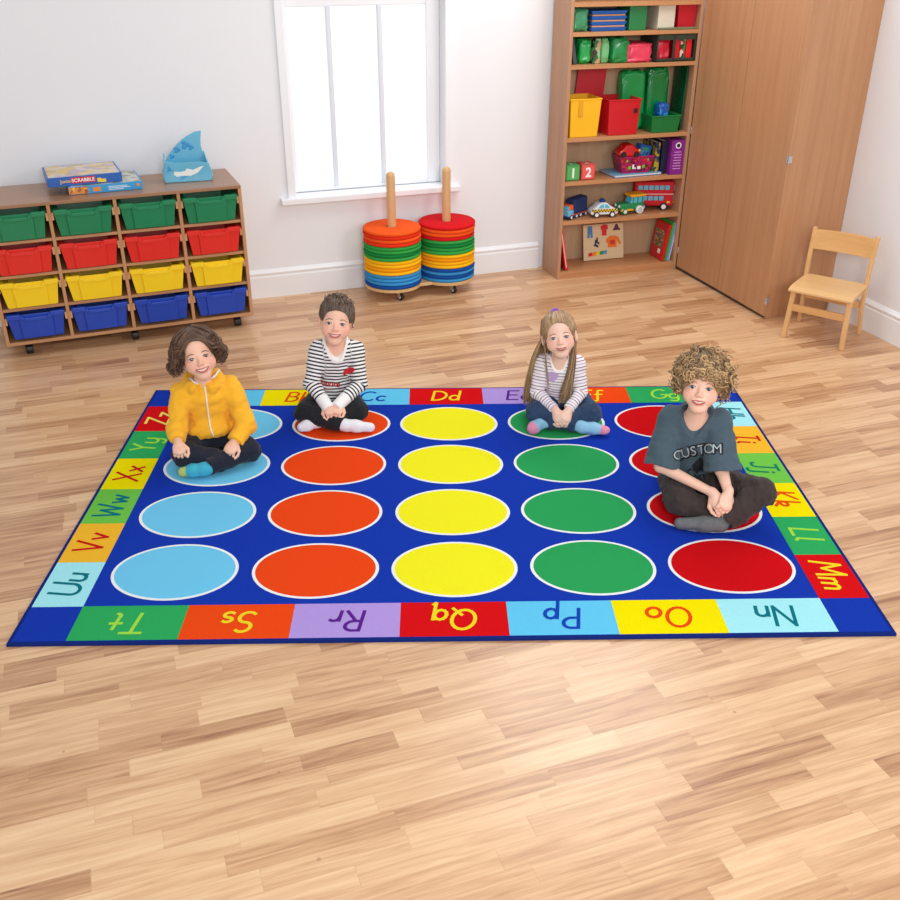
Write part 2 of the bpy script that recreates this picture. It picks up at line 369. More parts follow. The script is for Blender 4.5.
def stroke(pts, w, M, z, mi):
    n = len(pts)
    for k in range(n-1):
        a = Vector(pts[k]); b = Vector(pts[k+1]); d = (b-a)
        if d.length < 1e-6: continue
        d.normalize(); p = Vector((-d.y, d.x))*w/2; a = a-d*w*.38; b = b+d*w*.38
        v = [M @ Vector((q.x, q.y, 0)) for q in (a-p, b-p, b+p, a+p)]
        rug.add([(q.x, q.y, z) for q in v], [(0,1,2,3)], mi); z += .000025
    return z
LH = .106; PEN = .0130
def letters(pair, cx, cy, ang, mi):
    wA, sA = GL[pair[0]]; wB, sB = GL[pair[1]]; gap = .2; tot = wA+gap+wB
    sl = .14
    M = T(cx, cy, 0) @ RZ(ang)
    zz = .0130
    for off, ss in ((0, sA), (wA+gap, sB)):
        for s in ss:
            zz = stroke([((x+off-tot/2+(y-.4)*sl)*LH, (y-.45)*LH) for x, y in s], PEN, M, zz, mi)
def tile(x0, y0, x1, y1, spec, ang):
    rrect(x0, y0, x1, y1, .006, .0124, ri[spec[2]]); letters(spec[:2], (x0+x1)/2, (y0+y1)/2, ang, ri[spec[3]])
e = .014
for i, s_ in enumerate(top): tile(-CX+i*TW, CY, -CX+(i+1)*TW, RD/2-e, s_, 0)
for i, s_ in enumerate(right): tile(CX, CY-(i+1)*TH, RW/2-e, CY-i*TH, s_, -PI/2)
for i, s_ in enumerate(bottom): tile(CX-(i+1)*TW, -RD/2+e, CX-i*TW, -CY, s_, PI)
for i, s_ in enumerate(left): tile(-RW/2+e, -CY+i*TH, -CX, -CY+(i+1)*TH, s_, PI/2)
o = rug.build('alphabet_rug', rmats, loc=(RC[0], RC[1], .0005), rot=(0, 0, RYAW))
tag(o, 'large blue rug with coloured dots and an alphabet border lying on the wooden floor', 'rug')

# ------------------------------------------------------------------ storage unit with trays
beech = wood('beech_board', (205, 154, 110), (172, 120, 80), 'X', 1., .4)
beech_v = wood('beech_board_upright', (205, 154, 110), (172, 120, 80), 'Z', 1., .4)
dark = mat('dark_interior', (60, 44, 34), .8)
black = mat('black_plastic', (22, 22, 24), .35)
UL, UZ0, UZ1, UD = 1.372, .075, .845, .47
unit = thing('storage_unit', 'low beech storage unit on castors holding four rows of coloured trays', 'storage unit', (-.647, 5.578, 0), math.radians(2.6))
th = .018
MB().box((0, 0, UZ1-th), (UL, UD, UZ1)).build('top_panel', wood('beech_top', (176, 130, 98), (146, 104, 74), 'X', 1., .3), unit, bevel=.002)
MB().box((0, 0, UZ0), (UL, UD, UZ0+th)).build('base_panel', beech, unit, bevel=.001)
for x in (0, UL-th): MB().box((x, 0, UZ0+th), (x+th, UD, UZ1-th)).build('side_panel', beech_v, unit, bevel=.001)
MB().box((th, UD-.008, UZ0+th), (UL-th, UD-.001, UZ1-th)).build('back_panel', beech, unit)
cw = (UL-5*th)/4; rh = (UZ1-UZ0-2*th+0)/4
for k in (1, 2, 3):
    x = k*(cw+th); MB().box((x, .003, UZ0+th), (x+th, UD-.008, UZ1-th)).build('divider', beech_v, unit, bevel=.001)
for c in range(4):
    for r in (1, 2, 3):
        z = UZ0+th+r*rh-.008
        MB().box((th+c*(cw+th), .006, z), (th+c*(cw+th)+cw, UD-.008, z+.016)).build('shelf', beech, unit, bevel=.001)
    for r in range(4):
      for x in (th+c*(cw+th), th+c*(cw+th)+cw-.011):
        z = UZ0+th+r*rh+rh*.55
        m = MB(); m.box((x, .004, z), (x+.011, UD-.06, z+.04))
        m.build('tray_runner', wood('runner_wood', (226, 178, 130), (196, 146, 100), 'Y', 1.), unit, bevel=.001)
for x, y in ((.11, .07), (UL/2, .07), (UL-.09, .07), (.11, UD-.07), (UL-.09, UD-.07)):
    m = MB(); m.box((-.022, -.022, .062), (.022, .022, .075)); m.box((-.016, -.02, .03), (.016, .024, .064))
    cs = m.build('castor', black, unit, bevel=.003, loc=(x, y, 0))
    m = MB(); m.lathe([(.006, -.02), (.026, -.019), (.028, -.012), (.028, .012), (.026, .019), (.006, .02)], 20, M=T(0, -.012, .0285) @ RY(PI/2))
    m.build('wheel', black, cs, smooth=False)
def make_tray(name, label, m, hi):
    t = thing(name, label, 'tray')
    W, H, D = cw-.028, .151, .40
    b = MB()
    # hollow body: outer taper, inner taper
    h0 = W/2; h1 = W/2-.022
    zr = H
    out_b = [(-h1, .012), (h1, .012), (h1, D-.02), (-h1, D-.02)]; out_t = [(-h0+.012, 0), (h0-.012, 0), (h0-.012, D), (-h0+.012, D)]
    inn_t = [(x*.97, y*.96+.008) for x, y in out_t]; inn_b = [(x*.95, y*.95+.01) for x, y in out_b]
    V = [(x, y, 0) for x, y in out_b]+[(x, y, zr-.01) for x, y in out_t]+[(x, y, zr-.01) for x, y in inn_t]+[(x, y, .004) for x, y in inn_b]
    F = [(3,2,1,0)]
    for i in range(4):
        j = (i+1) % 4; F += [(i, j, 4+j, 4+i), (4+i, 4+j, 8+j, 8+i), (8+i, 8+j, 12+j, 12+i)]
    F.append((12, 13, 14, 15)); b.add(V, F)
    b.build('tray_body', m, t, bevel=.002)
    # front apron: narrow base panel standing proud in the middle with stepped wings
    f = MB()
    for x0, x1, x2, x3, y in ((-.50, -.30, -.44, -.28, .004), (.30, .50, .28, .44, .004), (-.30, .30, -.28, .28, -.006)):
        f.hexa([(x2*W, y+.006, 0.004), (x3*W, y+.006, .004), (x3*W, y+.016, .004), (x2*W, y+.016, .004)],
               [(x0*W, y-.004, zr-.028), (x1*W, y-.004, zr-.028), (x1*W, y+.012, zr-.028), (x0*W, y+.012, zr-.028)])
    f.build('front_panel', m, t, bevel=.0025)
    # rim with a dipped hand hold in the middle
    r = MB()
    for sx in (-1, 1):
        xs = sorted((sx*.5*W, sx*.27*W)); r.box((xs[0], -.014, zr-.03), (xs[1], .012, zr-.004))
        xo = sorted((sx*(.5*W+.004), sx*(.5*W-.014))); r.box((xo[0], -.012, zr-.022), (xo[1], D, zr-.006))
        a, c_ = sx*.27*W, sx*.20*W
        pts = [(a, zr-.004), (a, zr-.03), (c_, zr-.044), (c_, zr-.026)]
        vs = [(x, -.014, z) for x, z in pts]+[(x, .012, z) for x, z in pts]
        fs = [(0,1,2,3), (7,6,5,4), (0,4,5,1), (1,5,6,2), (2,6,7,3), (3,7,4,0)]
        r.add(vs, fs)
    r.box((-.20*W, -.014, zr-.044), (.20*W, .012, zr-.026)); r.box((-.5*W, D-.012, zr-.022), (.5*W, D, zr-.006))
    r.build('rim', hi, t, bevel=.0025)
    return t
rows = [('green', (20, 128, 82), (14, 108, 66)), ('red', (226, 40, 28), (206, 28, 22)), ('yellow', (248, 210, 22), (240, 196, 12)), ('blue', (20, 66, 178), (14, 50, 150))]
rown = ['top row', 'second row', 'third row', 'bottom row']; coln = ['leftmost', 'second from left', 'second from right', 'rightmost']
mu = unit.matrix_basis
for r, (cn, c1_, c2_) in enumerate(rows):
    m1 = mat('tray_'+cn, c1_, .38, .03, 8); 
    proto = None
    for c in range(4):
        lab = '%s plastic tray, the %s of the %s in the storage unit' % (cn, coln[c], rown[r])
        x = th+c*(cw+th)+cw/2; z = UZ0+th+(3-r)*rh+.011
        if r == 3: z += .004
        if proto is None: o = proto = make_tray(cn+'_tray', lab, m1, m1)
        else: o = copy_tree(proto); o['label'] = lab
        a = math.radians(2.6)
        o.location = (-.647+x*math.cos(a)-(-.012)*math.sin(a)*0, 5.578+x*math.sin(a)-.004+random.uniform(-.006, .0), z); o.rotation_euler = (0, 0, a)
        o['group'] = cn+' trays in the storage unit'

# board games and the fin on top of the unit
def game_box(name, label, loc, rz, L, W, H, side, topm, texts, extra=None):
    t = thing(name, label, 'board game', loc, rz)
    MB().box((0, 0, 0), (L, W, H)).build('box', side, t, bevel=.002)
    MB().box((-.001, -.001, H*.25), (L+.001, W+.001, H+.001)).build('lid', side, t, bevel=.002)
    m = MB(); m.box((.008, .008, H+.001), (L-.008, W-.008, H+.0018)); m.build('lid_picture', topm, t)
    return t
def patch_mat(name, cols, scale=20, rough=.4):
    m, nt, b = new_mat(name); tc = N(nt, 'ShaderNodeTexCoord'); v = N(nt, 'ShaderNodeTexVoronoi'); v.inputs['Scale'].default_value = scale
    nt.links.new(tc.outputs['Object'], v.inputs['Vector']); s = N(nt, 'ShaderNodeSeparateColor'); nt.links.new(v.outputs['Color'], s.inputs[0])
    cr = N(nt, 'ShaderNodeValToRGB'); cr.color_ramp.interpolation = 'CONSTANT'; nt.links.new(s.outputs[0], cr.inputs[0])
    el = cr.color_ramp.elements; el[0].color = rgb(cols[0]); el[0].position = 0; el[1].position = 1/len(cols); el[1].color = rgb(cols[1])
    for i in range(2, len(cols)): q = el.new(i/len(cols)); q.color = rgb(cols[i])
    nt.links.new(cr.outputs[0], b.inputs['Base Color']); b.inputs['Roughness'].default_value = rough
    return m
blue_card = mat('blue_card', (34, 96, 180), .4); sky_card = mat('sky_card', (58, 158, 214), .4)
white_ink = mat('white_ink', (245, 245, 245), .5, .0); red_ink = mat('red_ink', (214, 24, 34), .5, .0); yellow_ink = mat('yellow_ink', (246, 206, 50), .5, .0)
g2 = game_box('board_game', 'sky blue and orange board game box lying under the other game on the storage unit', (-.185, 5.70, UZ1+.001), math.radians(4), .385, .30, .042, sky_card,
    patch_mat('game_top_pale', [(196, 190, 170), (150, 150, 120), (206, 206, 196), (190, 170, 130)], 26), None)
m = MB(); m.box((.0, -.0022, .003), (.10, -.001, .040)); m.build('side_picture', patch_mat('game_orange', [(222, 140, 60), (170, 90, 40), (240, 190, 90)], 60), g2)
m = MB(); m.box((.125, -.0022, .010), (.165, -.001, .032)); m.box((.355, -.0022, .018), (.370, -.001, .032)); m.build('badge', mat('orange_ink', (240, 140, 40), .5), g2)
m = MB()
for x, z, w_ in ((.205, .027, .10), (.205, .019, .115), (.205, .011, .08)): m.box((x, -.0018, z), (x+w_, -.001, z+.003))
m.build('small_print', white_ink, g2)
g1 = game_box('board_game', 'dark blue SCRABBLE box lying on top of the sky blue game on the storage unit', (-.285, 5.712, UZ1+.046), math.radians(5), .385, .31, .048, blue_card,
    patch_mat('game_top', [(224, 204, 160), (222, 190, 110), (196, 176, 190), (214, 200, 190), (200, 170, 130)], 24), None)
m = MB(); m.box((.120, -.0022, .012), (.245, -.001, .043)); m.build('logo_plate', red_ink, g1)
m = MB(); put_text(m, 'SCRABBLE', .026, T(.1825, -.0022, .0275) @ RX(PI/2), 0, bold=.02); m.build('logo_lettering', white_ink, g1)
m = MB(); put_text(m, 'Junior', .026, T(.095, -.001, .024) @ RX(PI/2), 0, bold=.01); m.build('script_lettering', yellow_ink, g1)
m = MB(); m.box((.255, -.0018, .008), (.275, -.001, .030)); m.box((.275, -.0018, .006), (.30, -.001, .024)); m.build('side_picture', yellow_ink, g1)
# shark fin holder
fin = thing('fin_holder', 'light blue shark fin shaped holder with a white shark picture on the storage unit', 'desk tidy', (.325, 5.825, UZ1+.001), math.radians(-3))
finm = mat('fin_plastic', (118, 204, 236), .25, .10, 14, trans=.25); fin2 = mat('fin_plastic_dark', (48, 150, 208), .3, .15, 30)
outl = [(0, .02), (.008, .0), (.255, 0), (.27, .02), (.268, .05), (.25, .10), (.232, .145), (.225, .18), (.228, .22), (.236, .262), (.20, .258), (.15, .235), (.10, .20), (.05, .150), (.015, .10), (-.002, .05)]
fb = MB(); fb.prism(outl, -.006, .006, M=T(0, .085, 0) @ RX(PI/2)); fb.build('back_plate', finm, fin, bevel=.003)
fr = [(x, min(z, .105+.02*math.sin(x*20))) for x, z in outl if z < .16]
fb = MB(); fb.prism([(0, .02), (.008, 0), (.255, 0), (.27, .02), (.268, .05), (.252, .10), (.20, .108), (.07, .108), (.02, .12), (-.002, .05)], -.004, .004, M=T(0, .0, 0) @ RX(PI/2)); fb.build('front_pocket', finm, fin, bevel=.003)
fb = MB(); fb.box((.004, .0, 0), (.264, .085, .006)); fb.hexa([(-.002, .0, .01), (.006, .0, .01), (.006, .085, .01), (-.002, .085, .01)], [(.012, .0, .11), (.02, .0, .11), (.02, .085, .15), (.012, .085, .15)])
fb.hexa([(.262, .0, .01), (.27, .0, .01), (.27, .085, .01), (.262, .085, .01)], [(.246, .0, .10), (.252, .0, .10), (.24, .085, .15), (.232, .085, .15)]); fb.build('side_walls', finm, fin, bevel=.002)
sh = MB(); pts = [(.055, .045), (.07, .032), (.10, .036), (.15, .034), (.19, .05), (.225, .085), (.20, .08), (.165, .066), (.13, .075), (.12, .062), (.09, .058), (.06, .062)]
vs = [(x, -.0052, z) for x, z in pts]; sh.add(vs, [tuple(range(len(vs)))]); sh.build('shark_picture', mat('shark_white', (236, 240, 236), .5, .05, 40), fin)
sh = MB()
for cx, cz, r in ((.09, .165, .014), (.14, .19, .018), (.17, .175, .012), (.06, .13, .010)):
    for k in range(3):
        a = k*2.1; sh.ball((cx+math.cos(a)*r*.7, .0775, cz+math.sin(a)*r*.7), (r*.75, .0015, r*.75), 10, 6)
sh.build('splash_marks', fin2, fin)
sh = MB(); sh.add([(x, -.0046, z) for x, z in [(.075, .012), (.10, .03), (.14, .04), (.11, .018)]], [(0,1,2,3)]); sh.add([(x, -.0046, z) for x, z in [(.02, .06), (.05, .07), (.03, .10)]], [(0,1,2)]); sh.build('wave_marks', fin2, fin)

# ------------------------------------------------------------------ trolley of foam discs
pale = wood('pale_dowel', (226, 184, 134), (204, 158, 106), 'Z', 1., .45)
PL, PR = (1.682, 5.935), (2.055, 5.955)
tr = thing('disc_trolley', 'pale wooden trolley with two dowels and castors by the back wall', 'trolley', (PL[0], PL[1], 0), math.atan2(PR[1]-PL[1], PR[0]-PL[0]))
S = math.hypot(PR[0]-PL[0], PR[1]-PL[1]); R = .1855
pts = []
a0 = math.radians(50)
for k in range(25): a = a0+(2*PI-2*a0)*k/24; pts.append((R*math.cos(a), R*math.sin(a)))
wa = R*math.sin(a0)*.55
pts += [(S/2-.04, -R*math.sin(a0)*.78), (S/2+.04, -R*math.sin(a0)*.78)]
for k in range(25): a = PI+a0+(2*PI-2*a0)*k/24; pts.append((S+R*math.cos(a), R*math.sin(a)))
pts += [(S/2+.04, R*math.sin(a0)*.78), (S/2-.04, R*math.sin(a0)*.78)]
MB().prism(pts, .068, .088).build('base_board', wood('pale_board', (230, 190, 138), (206, 162, 108), 'X', 1., .45), tr, bevel=.003)
for x in (0, S):
    MB().lathe([(.0275, .088), (.0275, .768), (.022, .784), (.010, .791)], 24).build('dowel', pale, tr, smooth=False, loc=(x, 0, 0))
chrome = mat('chrome', (200, 202, 206), .2, .02); chrome.node_tree.nodes['Principled BSDF'].inputs['Metallic'].default_value = .9
for x, y in ((0, -.125), (S-.005, -.125), (0, .125), (S, .125)):
    m = MB(); m.box((-.018, -.018, .062), (.018, .018, .068)); m.box((-.017, -.012, .02), (-.013, .012, .063)); m.box((.013, -.012, .02), (.017, .012, .063))
    cs = m.build('castor', chrome, tr, bevel=.001, loc=(x, y, 0), rot=(0, 0, .5))
    m = MB(); m.lathe([(.004, -.011), (.021, -.011), (.0235, -.007), (.0235, .007), (.021, .011), (.004, .011)], 20, M=T(0, -.004, .0235) @ RY(PI/2)); m.build('wheel', black, cs)
    m = MB(); m.lathe([(.012, -.0125), (.012, .0125)], 16, M=T(0, -.004, .0235) @ RY(PI/2)); m.build('wheel_hub', mat('hub_grey', (190, 190, 195), .4), cs)
felt = {}
def feltm(n, c): return mat('felt_'+n, c, .95, .08, 120, .35, 300, spec=.15)
dc = dict(blue_light=(60, 150, 214), blue_dark=(24, 78, 160), yellow=(255, 190, 24), amber=(246, 160, 14), green=(52, 166, 74), green_dark=(24, 132, 62), orange=(244, 92, 30), red=(214, 22, 30), scarlet=(232, 52, 26))
stackL = ['blue_dark', 'blue_light', 'blue_light', 'blue_light', 'yellow', 'amber', 'yellow', 'yellow', 'green', 'green_dark', 'green', 'green', 'scarlet', 'orange', 'scarlet', 'orange']
stackR = ['blue_light', 'blue_dark', 'blue_light', 'blue_dark', 'yellow', 'yellow', 'amber', 'yellow', 'green', 'green', 'green_dark', 'green', 'red', 'orange', 'orange', 'red']
word = dict(blue_light='light blue', blue_dark='dark blue', yellow='yellow', amber='amber yellow', green='bright green', green_dark='dark green', orange='orange', red='red', scarlet='scarlet')
ordn = ['bottom', 'second from the bottom', 'third from the bottom', 'fourth from the bottom', 'fifth from the bottom', 'sixth from the bottom', 'seventh from the bottom', 'eighth from the bottom',
        'eighth from the top', 'seventh from the top', 'sixth from the top', 'fifth from the top', 'fourth from the top', 'third from the top', 'second from the top', 'top']
dt = .0228
for side, P, st in (('left', PL, stackL), ('right', PR, stackR)):
    for k, cn in enumerate(st):
        m = MB(); hh = dt-.0012
        r1 = .1848
        m.ring([(.034, .001), (.034, hh-.001), (.038, hh), (r1-.008, hh), (r1-.002, hh-.005), (r1, hh/2), (r1-.002, .005), (r1-.008, 0), (.038, 0)], 56)
        rr = random.Random(k*7+len(side))
        o = m.build('foam_disc', feltm(cn, dc[cn]), smooth=True, loc=(P[0]+rr.uniform(-.003, .003), P[1]+rr.uniform(-.003, .003), .0885+k*dt))
        tag(o, '%s foam disc, %s in the %s stack on the trolley' % (word[cn], ordn[k], side), 'floor cushion', 'foam discs stacked on the trolley')
# ------------------------------------------------------------------ bookcase
BO = (2.815, 5.850); BA = math.atan2(-.045, .895); BW, BD, BH = .896, .272, 1.98
bk_front = wood('beech_front', (206, 150, 104), (174, 118, 74), 'X', 1., .4)
bk = thing('bookcase', 'tall open beech bookcase against the back wall, full of toys and books', 'bookcase', (BO[0], BO[1], 0), BA)
beech_s = wood('beech_side', (196, 150, 116), (166, 120, 88), 'Z', 1., .45)
for x in (0, BW-.022): MB().box((x, 0, 0), (x+.022, BD, BH)).build('side_panel', beech_s, bk, bevel=.0015)
MB().box((0, 0, BH), (BW, BD, BH+.02)).build('top_panel', bk_front, bk, bevel=.0015)
MB().box((.022, BD-.008, .0), (BW-.022, BD-.001, BH)).build('back_panel', wood('beech_pale', (198, 166, 132), (178, 144, 110), 'Z', 1., .5), bk)
MB().box((.022, .004, 0), (BW-.022, .022, .048)).build('plinth', bk_front, bk, bevel=.001)
SH = [.052, .395, .654, .931, 1.369, 1.557, 1.723]
for z in SH: MB().box((.022, .002, z-.024), (BW-.022, BD-.008, z)).build('shelf', bk_front, bk, bevel=.001)
def BP(s, d, z): # bookcase position -> world
    c, q = math.cos(BA), math.sin(BA); return (BO[0]+s*c-d*q, BO[1]+s*q+d*c, z)
def bthing(name, label, cat, s, d, lvl, rz=0, group=None, dz=0):
    return thing(name, label, cat, BP(s, d, SH[lvl]+.001+dz), BA+rz, group)
# ------------------------------------------------------------------ wardrobe
wd = thing('wardrobe', 'big closed beech cupboard with two doors standing against the right wall', 'wardrobe', (3.70, 4.735, 0))
beech_w = wood('beech_door', (198, 148, 108), (172, 122, 84), 'Z', .8, .38)
WHt = 1.98
MB().prism([(.006, -.0), (.469, .02), (.469, .04), (.006, .02)], 0, WHt).build('side_panel', beech_w, wd, bevel=.0015)
MB().prism([(.02, .02), (.469, .04), (.469, 1.06), (.02, 1.06)], .02, WHt).build('carcass', beech_w, wd)
MB().box((.0, -.002, WHt), (.469, 1.062, WHt+.02)).build('top_panel', beech_w, wd, bevel=.0015)
MB().box((.01, .02, 0), (.03, 1.06, .022)).build('plinth', mat('plinth_dark', (70, 54, 44), .7), wd)
MB().hexa([(-.014, .0, .022), (.006, .0, .022), (.02, .527, .022), (-.0, .527, .022)], [(-.014, .0, WHt), (.006, .0, WHt), (.02, .527, WHt), (-.0, .527, WHt)]).build('door', beech_w, wd, bevel=.0015)
MB().hexa([(0, .531, .022), (.02, .531, .022), (.03, 1.062, .022), (.01, 1.062, .022)], [(0, .531, WHt), (.02, .531, WHt), (.03, 1.062, WHt), (.01, 1.062, WHt)]).build('door', beech_w, wd, bevel=.0015)
for y, z in ((.0, .96), (.0, .12), (1.062, .945), (1.062, .138)):
    x = -.016 if y < .5 else .006
    m = MB(); m.box((x-.002, y-.010, z-.02), (x+.022, y+.012, z+.02)); m.lathe([(.005, z-.024), (.005, z+.024)], 10, M=T(x, y-.006, 0)); m.build('hinge', chrome, wd, bevel=.001)

# ------------------------------------------------------------------ chair
ch = thing('child_chair', 'small varnished wooden child chair beside the big cupboard', 'chair', (3.722, 4.310, 0), math.radians(-57))
cw_v = wood('chair_leg_wood', (232, 188, 132), (206, 156, 98), 'Z', 1., .35); cw_x = wood('chair_ply', (234, 186, 126), (202, 148, 88), 'X', .5, .3)
hw = .168
def legbar(name, p0, p1, sx, sy, mtl):
    a, b = Vector(p0), Vector(p1); m = MB()
    m.hexa([(a.x-sx, a.y-sy, a.z), (a.x+sx, a.y-sy, a.z), (a.x+sx, a.y+sy, a.z), (a.x-sx, a.y+sy, a.z)], [(b.x-sx, b.y-sy, b.z), (b.x+sx, b.y-sy, b.z), (b.x+sx, b.y+sy, b.z), (b.x-sx, b.y+sy, b.z)])
    return m.build(name, mtl, ch, bevel=.005, seg=3)
for s in (-1, 1):
    legbar('leg', (s*hw, 0, 0), (s*(hw-.010), .020, .298), .013, .016, cw_v)
    ex = -.024 if s < 0 else 0
    m = MB(); pth = [(s*hw, .315, 0), (s*(hw-.008), .285, .16), (s*(hw-.006), .275, .30), (s*(hw-.004), .285, .42), (s*(hw-.002), .308, .585)]
    vs = []; 
    for (x, y, z) in pth: x += ex; vs += [(x-.011, y-.015, z), (x+.011, y-.015, z), (x+.011, y+.015, z), (x-.011, y+.015, z)]
    fs = [(3,2,1,0), tuple(range(16, 20))]
    for k in range(4):
        for i in range(4): j = (i+1)%4; fs.append((k*4+i, k*4+j, k*4+4+j, k*4+4+i))
    m.add(vs, fs); m.build('leg', cw_v, ch, bevel=.005, seg=3)
    m = MB(); m.box((s*(hw-.014)-.009, .02, .262), (s*(hw-.014)+.009, .28, .297)); m.build('seat_rail', cw_v, ch, bevel=.003)
m = MB(); m.box((-hw+.012, .002, .165), (hw-.012, .022, .205)); m.build('front_rail', cw_x, ch, bevel=.003)
m = MB(); m.box((-hw-.010, .276, .165), (hw-.012, .292, .20)); m.build('back_rail', cw_x, ch, bevel=.003)
# seat: moulded ply with a rolled front edge
vs = []; fs = []; nx, ny = 9, 12
for side in (0, 1):
    for j in range(ny):
        y = -.022+.315*j/(ny-1)
        for i in range(nx):
            u = i/(nx-1)*2-1; x = u*(hw+.014-.012*(j/(ny-1)))-(.018*(j/(ny-1)) if u < 0 else 0)*abs(u)
            z = .312-.006*(1-u*u)*math.sin(PI*j/(ny-1))
            if j < 3: z -= .014*((3-j)/3)**2
            vs.append((x, y, z-side*.016))
K = nx*ny
for j in range(ny-1):
    for i in range(nx-1):
        a = j*nx+i; fs.append((a, a+1, a+nx+1, a+nx)); fs.append((K+a, K+a+nx, K+a+nx+1, K+a+1))
for j in range(ny-1): a = j*nx; fs.append((a, a+nx, K+a+nx, K+a)); a += nx-1; fs.append((a, K+a, K+a+nx, a+nx))
for i in range(nx-1): fs.append((i, K+i, K+i+1, i+1)); a = (ny-1)*nx+i; fs.append((a, a+1, K+a+1, K+a))
MB().add(vs, fs).build('seat', wood('chair_seat', (238, 198, 144), (214, 166, 108), 'X', .5, .3), ch, bevel=.004, smooth=False)
vs = []; fs = []; n = 13
for i in range(n):
    u = i/(n-1)*2-1; x = u*(hw+.004)-(.024 if u < 0 else 0)*abs(u); y = .286+.022*(1-u*u)
    for dy, z in ((0, .462), (0+.014, .572), (.026, .572), (.012, .462)): vs.append((x, y+dy-.012, z+(.006*(1-u*u) if z > .5 else 0)))
for i in range(n-1):
    for k in range(4): q = (k+1)%4; fs.append((i*4+k, i*4+4+k, i*4+4+q, i*4+q))
fs += [(0,1,2,3), tuple((n-1)*4+k for k in (3,2,1,0))]
MB().add(vs, fs).build('backrest', cw_x, ch, bevel=.004)

# ------------------------------------------------------------------ what stands in the bookcase
def plast(n, c, r=.35): return mat('plastic_'+n, c, r, .04, 12)
def book(label, s, d, lvl, w, h, dep, cover, lean=0, rz=0, dz=0, group='books in the bookcase', name='book'):
    """book standing with its spine to the front: w thick, h high, dep deep"""
    t = bthing(name, label, 'book', s, d, lvl, rz, group, dz)
    M = RY(lean)
    off = w*math.sin(abs(lean)) if lean else 0
    M = T(0, 0, off+.0005) @ M
    c = MB(); c.box((-w/2, 0, 0), (-w/2+.003, dep, h), 0, M).box((w/2-.003, 0, 0), (w/2, dep, h), 0, M).box((-w/2, -.003, 0), (w/2, 0, h), 0, M); c.build('cover', cover, t, bevel=.001)
    MB().box((-w/2+.003, 0.001, .004), (w/2-.003, dep-.004, h-.004), 0, M).build('pages', mat('paper', (236, 232, 220), .8), t)
    return t, M
# bottom shelf
t, M = book('thin red book leaning against the left side of the bottom shelf', .073, .012, 0, .020, .285, .20, plast('redbook', (206, 22, 34)), lean=math.radians(-11))
m = MB(); m.box((-.004, -.0045, .02), (.004, -.0035, .26), 0, M); m.build('spine_title', mat('spine_pale', (238, 170, 160), .5), t)
# puzzle board with clothes
pz = bthing('puzzle_board', 'pale wooden puzzle board with coloured clothes pieces propped up on the bottom shelf', 'puzzle', .270, .175, 0)
PM = RX(math.radians(-12)); PM = T(0, 0, .003) @ PM
MB().box((0, 0, 0), (.305, .010, .245), 0, PM).build('board', wood('puzzle_wood', (232, 208, 170), (216, 188, 144), 'X', 1., .5), pz, bevel=.002)
def flat(par, name, polys, mtl, M=PM, th=.004, y0=0):
    m = MB()
    for p in polys:
        vs = [(x, y0-th, z) for x, z in p]+[(x, y0, z) for x, z in p]; n = len(p)
        m.add(vs, [tuple(range(n)), tuple(reversed(range(n, 2*n)))]+[(i, n+i, n+(i+1)%n, (i+1)%n) for i in range(n)], 0, M)
    return m.build(name, mtl, par)
flat(pz, 'trousers_piece', [[(.03, .155), (.045, .155), (.05, .205), (.055, .155), (.07, .155), (.066, .235), (.034, .235)]], plast('jeans', (60, 130, 190)))
flat(pz, 'shirt_piece', [[(.14, .165), (.175, .165), (.175, .205), (.186, .205), (.182, .235), (.165, .240), (.150, .240), (.130, .228), (.134, .205), (.14, .205)]], plast('rshirt', (214, 26, 30)))
flat(pz, 'cap_piece', [[(.225, .195), (.28, .195), (.278, .205), (.266, .212), (.262, .232), (.25, .238), (.24, .230), (.236, .212), (.226, .205)]], plast('plum', (92, 24, 70)))
flat(pz, 'boot_piece', [[(.075, .10), (.11, .085), (.112, .098), (.095, .108), (.10, .135), (.088, .14), (.084, .112)], [(.095, .12), (.118, .105), (.12, .118), (.108, .125), (.108, .155), (.098, .155)]], plast('navyboot', (30, 34, 70)))
flat(pz, 'jacket_piece', [[(.185, .08), (.25, .08), (.25, .135), (.27, .095), (.285, .10), (.262, .15), (.235, .158), (.2, .158), (.172, .14), (.176, .105), (.186, .12)]], plast('ojacket', (240, 120, 24)))
flat(pz, 'jacket_pocket', [[(.20, .10), (.235, .10), (.235, .13), (.20, .13)]], plast('rpocket', (216, 50, 30)), y0=-.004, th=.002)
sc_c = [(214, 26, 30), (240, 130, 20), (244, 206, 40), (40, 150, 80), (60, 150, 200)]
for k, c in enumerate(sc_c): flat(pz, 'scarf_piece', [[(.035+k*.028, .028+k*.002), (.063+k*.028, .030+k*.002), (.063+k*.028, .056+k*.002), (.035+k*.028, .050+k*.002)]], plast('scarf%d' % k, c))
# books to the right
t, M = book('red picture book with a busy cover, first of the leaning books on the bottom shelf', .800, .022, 0, .016, .255, .185, plast('redcover', (208, 26, 34)), lean=math.radians(8))
m = MB(); m.box((-.0088, .035, .085), (-.0078, .16, .20), 0, M); m.build('cover_picture', patch_mat('busy_cover', [(190, 120, 60), (70, 120, 70), (210, 180, 110), (150, 60, 40), (90, 110, 130)], 90), t)
m = MB(); m.box((-.0088, .05, .04), (-.0078, .085, .07), 0, M); m.build('cover_badge', white_ink, t)
m = MB(); put_text(m, 'NUMBERS', .022, M @ T(-.0082, .10, .228) @ RZ(-PI/2) @ RX(PI/2), 0, bold=.01); m.build('cover_title', mat('dull_red', (150, 30, 30), .5), t) if False else None
book('green book, second of the leaning books on the bottom shelf', .822, .024, 0, .014, .270, .185, plast('grbook', (64, 170, 50)), lean=math.radians(8))
